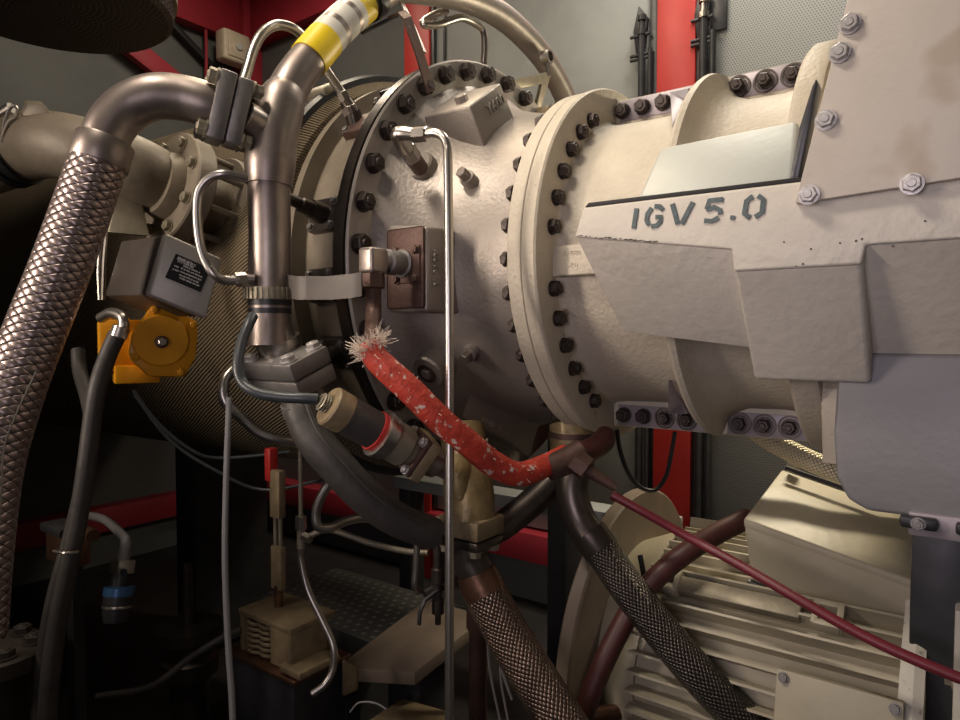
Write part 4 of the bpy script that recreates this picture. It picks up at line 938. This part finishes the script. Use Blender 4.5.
# hoses by the motor
tubething('dark_red_pipe', 'thick reddish brown pipe rising diagonally behind braided hose', 'pipe', [P(748, 518, y=1.38), P(720, 532, y=1.35), P(690, 550, y=1.33), P(660, 574, y=1.32), P(636, 602, y=1.31), P(612, 645, y=1.3), P(592, 690, y=1.29), P(575, 740, y=1.28)], .021, 'rose', seg=22)
tubething('red_hose', 'slim dark red hose slanting across the cream motor', 'hose', [P(612, 495, y=1.3), P(640, 510, y=1.28), P(690, 538, y=1.25), P(740, 565, y=1.18), P(800, 600, y=1.1), P(860, 634, y=1.04), P(920, 662, y=.99), P(975, 684, y=.95)], pxr(10.5, 1.1), 'redhose', seg=16)
tubething('motor_cable', 'thin black cable hanging in front of motor disc', 'cable', [P(640, 555, y=1.42), P(648, 600, y=1.4), P(652, 650, y=1.38), P(654, 700, y=1.36), P(652, 760, y=1.35)], .006, 'black', seg=8)
tubething('copper_pipe', 'short copper coloured pipe lying below the motor disc', 'pipe', [P(580, 716, y=1.35), P(620, 712, y=1.37), P(660, 712, y=1.4)], .016, 'copper', seg=14)

# ================================================================ lower left machinery
t = thing('equipment_pedestal', 'dark steel pedestal block under the spring bracket', 'pedestal', P(290, 740, y=1.5))
pt_ = P(287, 655, y=1.5); ux_ = A
MB().box(Vector((pt_.x, pt_.y, pt_.z / 2)), A * .12, N * .075, U * pt_.z / 2, .004).build('body', 'blacksteel', t)
MB().box(pt_ + U * .004, A * .125, N * .08, U * .005, .002).build('top_plate', 'grease', t)
SPB = thing('spring_bracket', 'rusty tan bracket with coil spring standing on dark pedestal', 'bracket', pt_ + U * .009)
sb = pt_ + U * .009
MB().box(sb + U * .09, A * .095, N * .062, U * .007, .003).build('top_plate', 'tan', SPB)
MB().box(sb + U * .045 - A * .088 + N * .035, A * .007, N * .022, U * .045, .002).build('leg', 'tan', SPB)
MB().box(sb + U * .05 + A * .088 + N * .012, A * .006, N * .05, U * .038, .002).build('side_plate', 'tan', SPB)
MB().box(sb + U * .045 + A * .052 + N * .056, A * .030, N * .005, U * .042, .002).build('front_plate', 'tan', SPB)
MB().box(sb + U * .012 + A * .105 + N * .02, A * .035, N * .055, U * .008, .004).build('foot_plate', 'tan', SPB)
for off, rr in ((-.05, .022), (-.012, .018)):
    MB().tube([sb + A * off + N * .038 + U * (.006 + .076 * k / 60) + (A * math.cos(k * .628) + N * math.sin(k * .628)) * rr for k in range(61)], .0048, 8, spline=False).build('coil_spring', 'tan', SPB)
st0 = sb + U * .097 + A * -.028
SR = thing('spring_rod', 'worn tan spring hanger rod rising from the spring bracket', 'rod', st0)
MB().cyl(st0, st0 + U * .05, .010).build('rod', 'grease', SR)
MB().box(st0 + U * .09, A * .019, N * .008, U * .05, .004).build('lower_shackle', 'tan', SR)
for s in (-.009, .009): MB().cyl(st0 + U * .13 + A * s, st0 + U * .22 + A * s, .005, 10).build('link', 'dirty', SR)
MB().box(st0 + U * .26, A * .018, N * .01, U * .055, .004).build('upper_shackle', 'tan', SR)
MB().box(st0 + U * .325 - A * .022, A * .011, N * .012, U * .038, .004).build('red_lug', 'red', SR)
# tee and sample tubes
TT = thing('sample_tee', 'small steel tee with thin tubes beside spring hanger rod', 'tube', P(300, 530, y=1.42))
tt = P(301, 525, y=1.42)
MB().cyl(tt, tt + U * .16, .005, 10).build('upper_tube', 'dirty', TT)
MB().hexnut(tt - U * .01, tt + U * .02, .012).build('nut', 'tubing', TT)
MB().cyl(tt - U * .05, tt - U * .01, .009, 12).build('tee_body', 'dirty', TT)
MB().hexnut(tt - U * .022 + A * .008, tt - U * .026 + A * .03, .010).build('nut', 'tubing', TT)
MB().tube([tt - U * .022 + A * .02, P(330, 530, y=1.41), P(370, 543, y=1.39), P(405, 551, y=1.36), P(428, 553, y=1.35)], .0065, 12).build('cross_tube', 'dirty', TT)
MB().tube([tt - U * .045, P(301, 560, y=1.42), P(308, 590, y=1.41), P(322, 620, y=1.39), P(333, 645, y=1.37), P(333, 668, y=1.36), P(325, 684, y=1.35), P(312, 694, y=1.34)], .0075, 12).build('drain_hose', 'tubing', TT)
tubething('loop_tube', 'bare steel tube making a U bend behind rubber hose', 'tube', [P(332, 480, y=1.36), P(322, 495, y=1.36), P(316, 512, y=1.36), P(318, 526, y=1.36), P(330, 528, y=1.37), P(346, 521, y=1.4), P(362, 518, y=1.42), P(382, 520, y=1.43)], .010, 'tubing', seg=12)
tubething('stub_tube', 'short upright steel tube below rubber hose end', 'tube', [P(417, 545, y=1.3), P(416, 570, y=1.3), P(415, 585, y=1.3), P(419, 592, y=1.31)], .0065, 'tubing', seg=12)
t = thing('drain_valve', 'small dark drain valve with lever hanging left of tan flange', 'valve', P(437, 625, y=1.3))
MB().lathe([(0, .006), (.02, .006), (.022, .012), (.05, .012), (.052, .008), (.08, .008), (.083, .013), (.11, .013), (.113, .009), (.16, .009)], P(438, 624, y=1.3), U, 16).build('body', 'pipedark', t)
MB().strip([P(438, 590, y=1.29), P(425, 600, y=1.285), P(420, 612, y=1.28), P(419, 625, y=1.28)], A * .007, .004).build('lever', 'blacksteel', t)
MB().tube([P(425, 595, y=1.30), P(450, 580, y=1.33), P(475, 562, y=1.36)], .012, 12).build('pipe', 'pipedark', t)
bm_ = P(520, 500, n=-.5)
t = thing('support_girder', 'pale grey girder behind the tan wrapped pipe', 'girder', Vector((bm_.x, bm_.y, 0)))
MB().box(bm_, A * .55, N * .05, U * .022, .003).build('rail', 'wall', t)
for k in (-.5, .5): MB().box(Vector((bm_.x, bm_.y, bm_.z / 2)) + A * k - U * .011, A * .03, N * .04, U * (bm_.z / 2 - .011), .003).build('leg', 'blacksteel', t)
# drip tray and skid beams
t = thing('slotted_tray', 'dark slotted cable tray lying beneath the hoses', 'tray', W(-.55, .1, -1.0))
c = P(360, 605, y=1.9)
MB().box(c, A * .28, N * .16, U * .006, .002).build('bed', 'perftray', t)
MB().box(c - U * .03 + N * .16, A * .28, N * .004, U * .04, .002).build('side', 'perftray', t)
MB().box(Vector((c.x, c.y, c.z / 2 - .02)), A * .02, N * .12, U * (c.z / 2 - .02), .002).build('stand', 'blacksteel', t)
t = thing('skid_plate', 'grey green sloping skid plate beneath drain valve', 'plate', P(410, 640, y=1.6))
sk = [P(335, 668, y=1.5), P(415, 672, y=1.42), P(488, 615, y=1.62), P(425, 600, y=1.75)]
MB().prism(sk, U * -.03, .003).build('top', 'disc', t)
cz = sum(sk, Vector()) / 4
MB().box(Vector((cz.x, cz.y, cz.z / 2 - .03)), A * .05, N * .05, U * (cz.z / 2 - .02), .002).build('stand', 'blacksteel', t)
t = thing('tan_cap', 'tan rounded end cap beside the dark pedestal', 'cap', P(350, 695, y=1.45))
MB().hexa([P(342, 697, y=1.45), P(359, 690, y=1.47), P(359, 690, y=1.55), P(342, 697, y=1.53), P(342, 658, y=1.45), P(358, 668, y=1.47), P(358, 668, y=1.55), P(342, 658, y=1.53)], .008, 3).build('cap', 'tan', t)
pcp = P(350, 694, y=1.5); MB().box(Vector((pcp.x, pcp.y, pcp.z / 2)), A * .012, N * .02, U * pcp.z / 2).build('post', 'blacksteel', t)
t = thing('brown_box', 'flat brown metal box lid at bottom centre', 'box', P(430, 760, y=1.35))
q = [P(365, 722, y=1.3), P(462, 745, y=1.2), P(452, 712, y=1.42), P(402, 698, y=1.48)]
MB().prism(q, U * -.1, .004).build('box', 'tan', t)
for p in ((402, 702), (440, 712)): MB().lathe([(0, .006), (.004, .006), (.004, 0)], P(*p, y=1.46) - U * .001, U, 12).build('screw', 'black', t)
pcp = sum(q, Vector()) / 4; MB().box(Vector((pcp.x, pcp.y, (pcp.z - .1) / 2)), A * .05, N * .05, U * (pcp.z - .09) / 2).build('stand', 'blacksteel', t)
tubething('white_wire_loop', 'thin pale wire loop beside the brown box', 'wire', [P(350, 712, y=1.45), P(358, 703, y=1.45), P(370, 702, y=1.45), P(380, 705, y=1.45), P(390, 712, y=1.45)], .002, 'white', seg=6)
for k, (a_, b_) in enumerate((((486, 622), (500, 720)), ((494, 628), (512, 700)), ((500, 640), (508, 720)))):
    tubething('thin_cable', ('leftmost thin pale cable left of copper stained hose', 'middle thin pale cable left of copper stained hose', 'rightmost thin pale cable left of copper stained hose')[k], 'cable', [P(*a_, y=1.36), P((a_[0] + b_[0]) / 2 - 3, (a_[1] + b_[1]) / 2, y=1.35), P(*b_, y=1.33)], .0025, 'cable', seg=6)
t = thing('pipe_support', 'rusty dark ribbed post left of copper stained hose', 'post', P(478, 720, y=1.45))
MB().lathe([(0, .02), (.5, .02), (.51, .026), (.55, .026), (.56, .015), (.57, 0)], Vector((P(478, 720, y=1.45).x, 1.45, .0)), U, 16).build('post', 'rust', t)

# floor-level: bolted flange, sensor, block on left
t = thing('pedestal_flange', 'dark round bolted flange pair at lower left corner', 'flange', P(-2, 720, y=1.15))
pc = P(-5, 650, y=1.2)
MB().lathe([(-.03, .03), (-.03, .083), (-.026, .086), (0, .086), (.004, .082), (.004, 0)], pc, U, 40).build('upper_flange', 'boxdark', t)
MB().lathe([(-.16, .05), (-.03, .05)], pc, U, 32).build('neck', 'pipedark', t)
MB().lathe([(-.19, 0), (-.19, .086), (-.16, .086), (-.16, .03)], pc, U, 40).build('lower_flange', 'boxdark', t)
MB().lathe([(-pc.z + .0, .06), (-.19, .06)], pc, U, 32).build('column', 'pipedark', t)
for a in (20, 80, 140, -40, -100): copy_part(SBK, 'flange_bolt', pc + Vector((math.cos(R_(a)) * .06, math.sin(R_(a)) * .06, .004)), U, t)
t = thing('hose_clamp_block', 'brown clamp block holding two hoses at lower left', 'clamp', P(65, 560, y=1.24))
MB().box(P(68, 546, y=1.26), A * .05, N * .02, U * .03, .004).build('block', 'grease', t)
MB().box(P(62, 528, y=1.26), A * .045, N * .022, U * .008, .003).build('cap', 'blacksteel', t)
MB().cyl(P(88, 532, y=1.24), P(93, 536, y=1.22), .012, 12).build('bolt', 'grease', t)
MB().tube([P(54, 551, y=1.13), P(66, 553, y=1.115), P(78, 552, y=1.13)], .003, 8).build('tie', 'tubing', t)
pcp = P(68, 560, y=1.28); MB().box(Vector((pcp.x, pcp.y + .02, pcp.z / 2)), A * .015, N * .01, U * pcp.z / 2).build('post', 'blacksteel', t)
BS = thing('pressure_sensor', 'small dark sensor with blue ring and steel nut at lower left', 'sensor', P(118, 620, y=1.3))
s0_ = P(115, 622, y=1.3); sv = (P(124, 555, y=1.33) - s0_).normalized(); L = (P(124, 555, y=1.33) - s0_).length
MB().lathe([(0, 0), (0, .022), (.028, .027), (.05, .027), (.052, .025)], s0_, sv, 28).build('body', 'blacksteel', BS)
MB().lathe([(.048, .02), (.050, .0285), (.066, .0285), (.068, .02)], s0_, sv, 28).build('blue_ring', 'blue', BS)
MB().lathe([(.026, .026), (.028, .028), (.031, .028), (.033, .026)], s0_, sv, 28).build('bright_ring', 'tubing', BS)
MB().lathe([(.066, .017), (.10, .017)], s0_, sv, 24).build('stem', 'black', BS)
x, y, _ = frame_of(sv, A); MB().box(s0_ + sv * .105, x * .017, y * .017, sv * .013, .002).build('steel_block', 'tubing', BS)
MB().lathe([(0, .007), (.001, .007), (.001, 0)], P(124, 572, y=1.3), Vector((0, -1, 0)), 12).build('screw', 'blacksteel', BS)
MB().tube([s0_ + sv * .115, s0_ + sv * .15, P(122, 535, y=1.36), P(105, 520, y=1.42), P(85, 515, y=1.5)], [.012, .010, .009, .009, .009], 12).build('lead', 'cable', BS)
tubething('floor_cable', 'dull grey hose sagging across the dark floor area', 'hose', [P(96, 697, y=1.4), P(140, 690, y=1.42), P(165, 678, y=1.44), P(190, 658, y=1.46), P(222, 638, y=1.48), P(240, 630, y=1.5)], .008, 'rubber', seg=10)
t = thing('low_valve', 'faint dark valve with spindle near the floor behind grey cable', 'valve', P(190, 700, y=1.8))
vb = P(190, 690, y=1.8); vb = Vector((vb.x, vb.y, 0))
zt = P(190, 635, y=1.8).z
MB().lathe([(0, .05), (zt - .1, .05), (zt - .1, .075), (zt - .06, .075), (zt - .05, .06), (zt, .06), (zt, .085), (zt + .03, .085), (zt + .03, .015), (zt + .2, .012), (zt + .2, 0)], vb, U, 24).build('body', 'pipedark', t)
for k, pts in enumerate(([P(133, 390, y=1.5), P(160, 425, y=1.52), P(195, 452, y=1.55), P(225, 458, y=1.58), P(290, 452, y=1.6)], [P(135, 395, y=1.55), P(170, 440, y=1.58), P(215, 470, y=1.6), P(265, 490, y=1.62), P(330, 478, y=1.62)])):
    tubething('sagging_wire', ('upper thin dark wire sagging from yellow actuator to right', 'lower thin dark wire sagging from yellow actuator to right')[k], 'wire', pts, .004, 'darkcable', seg=8)
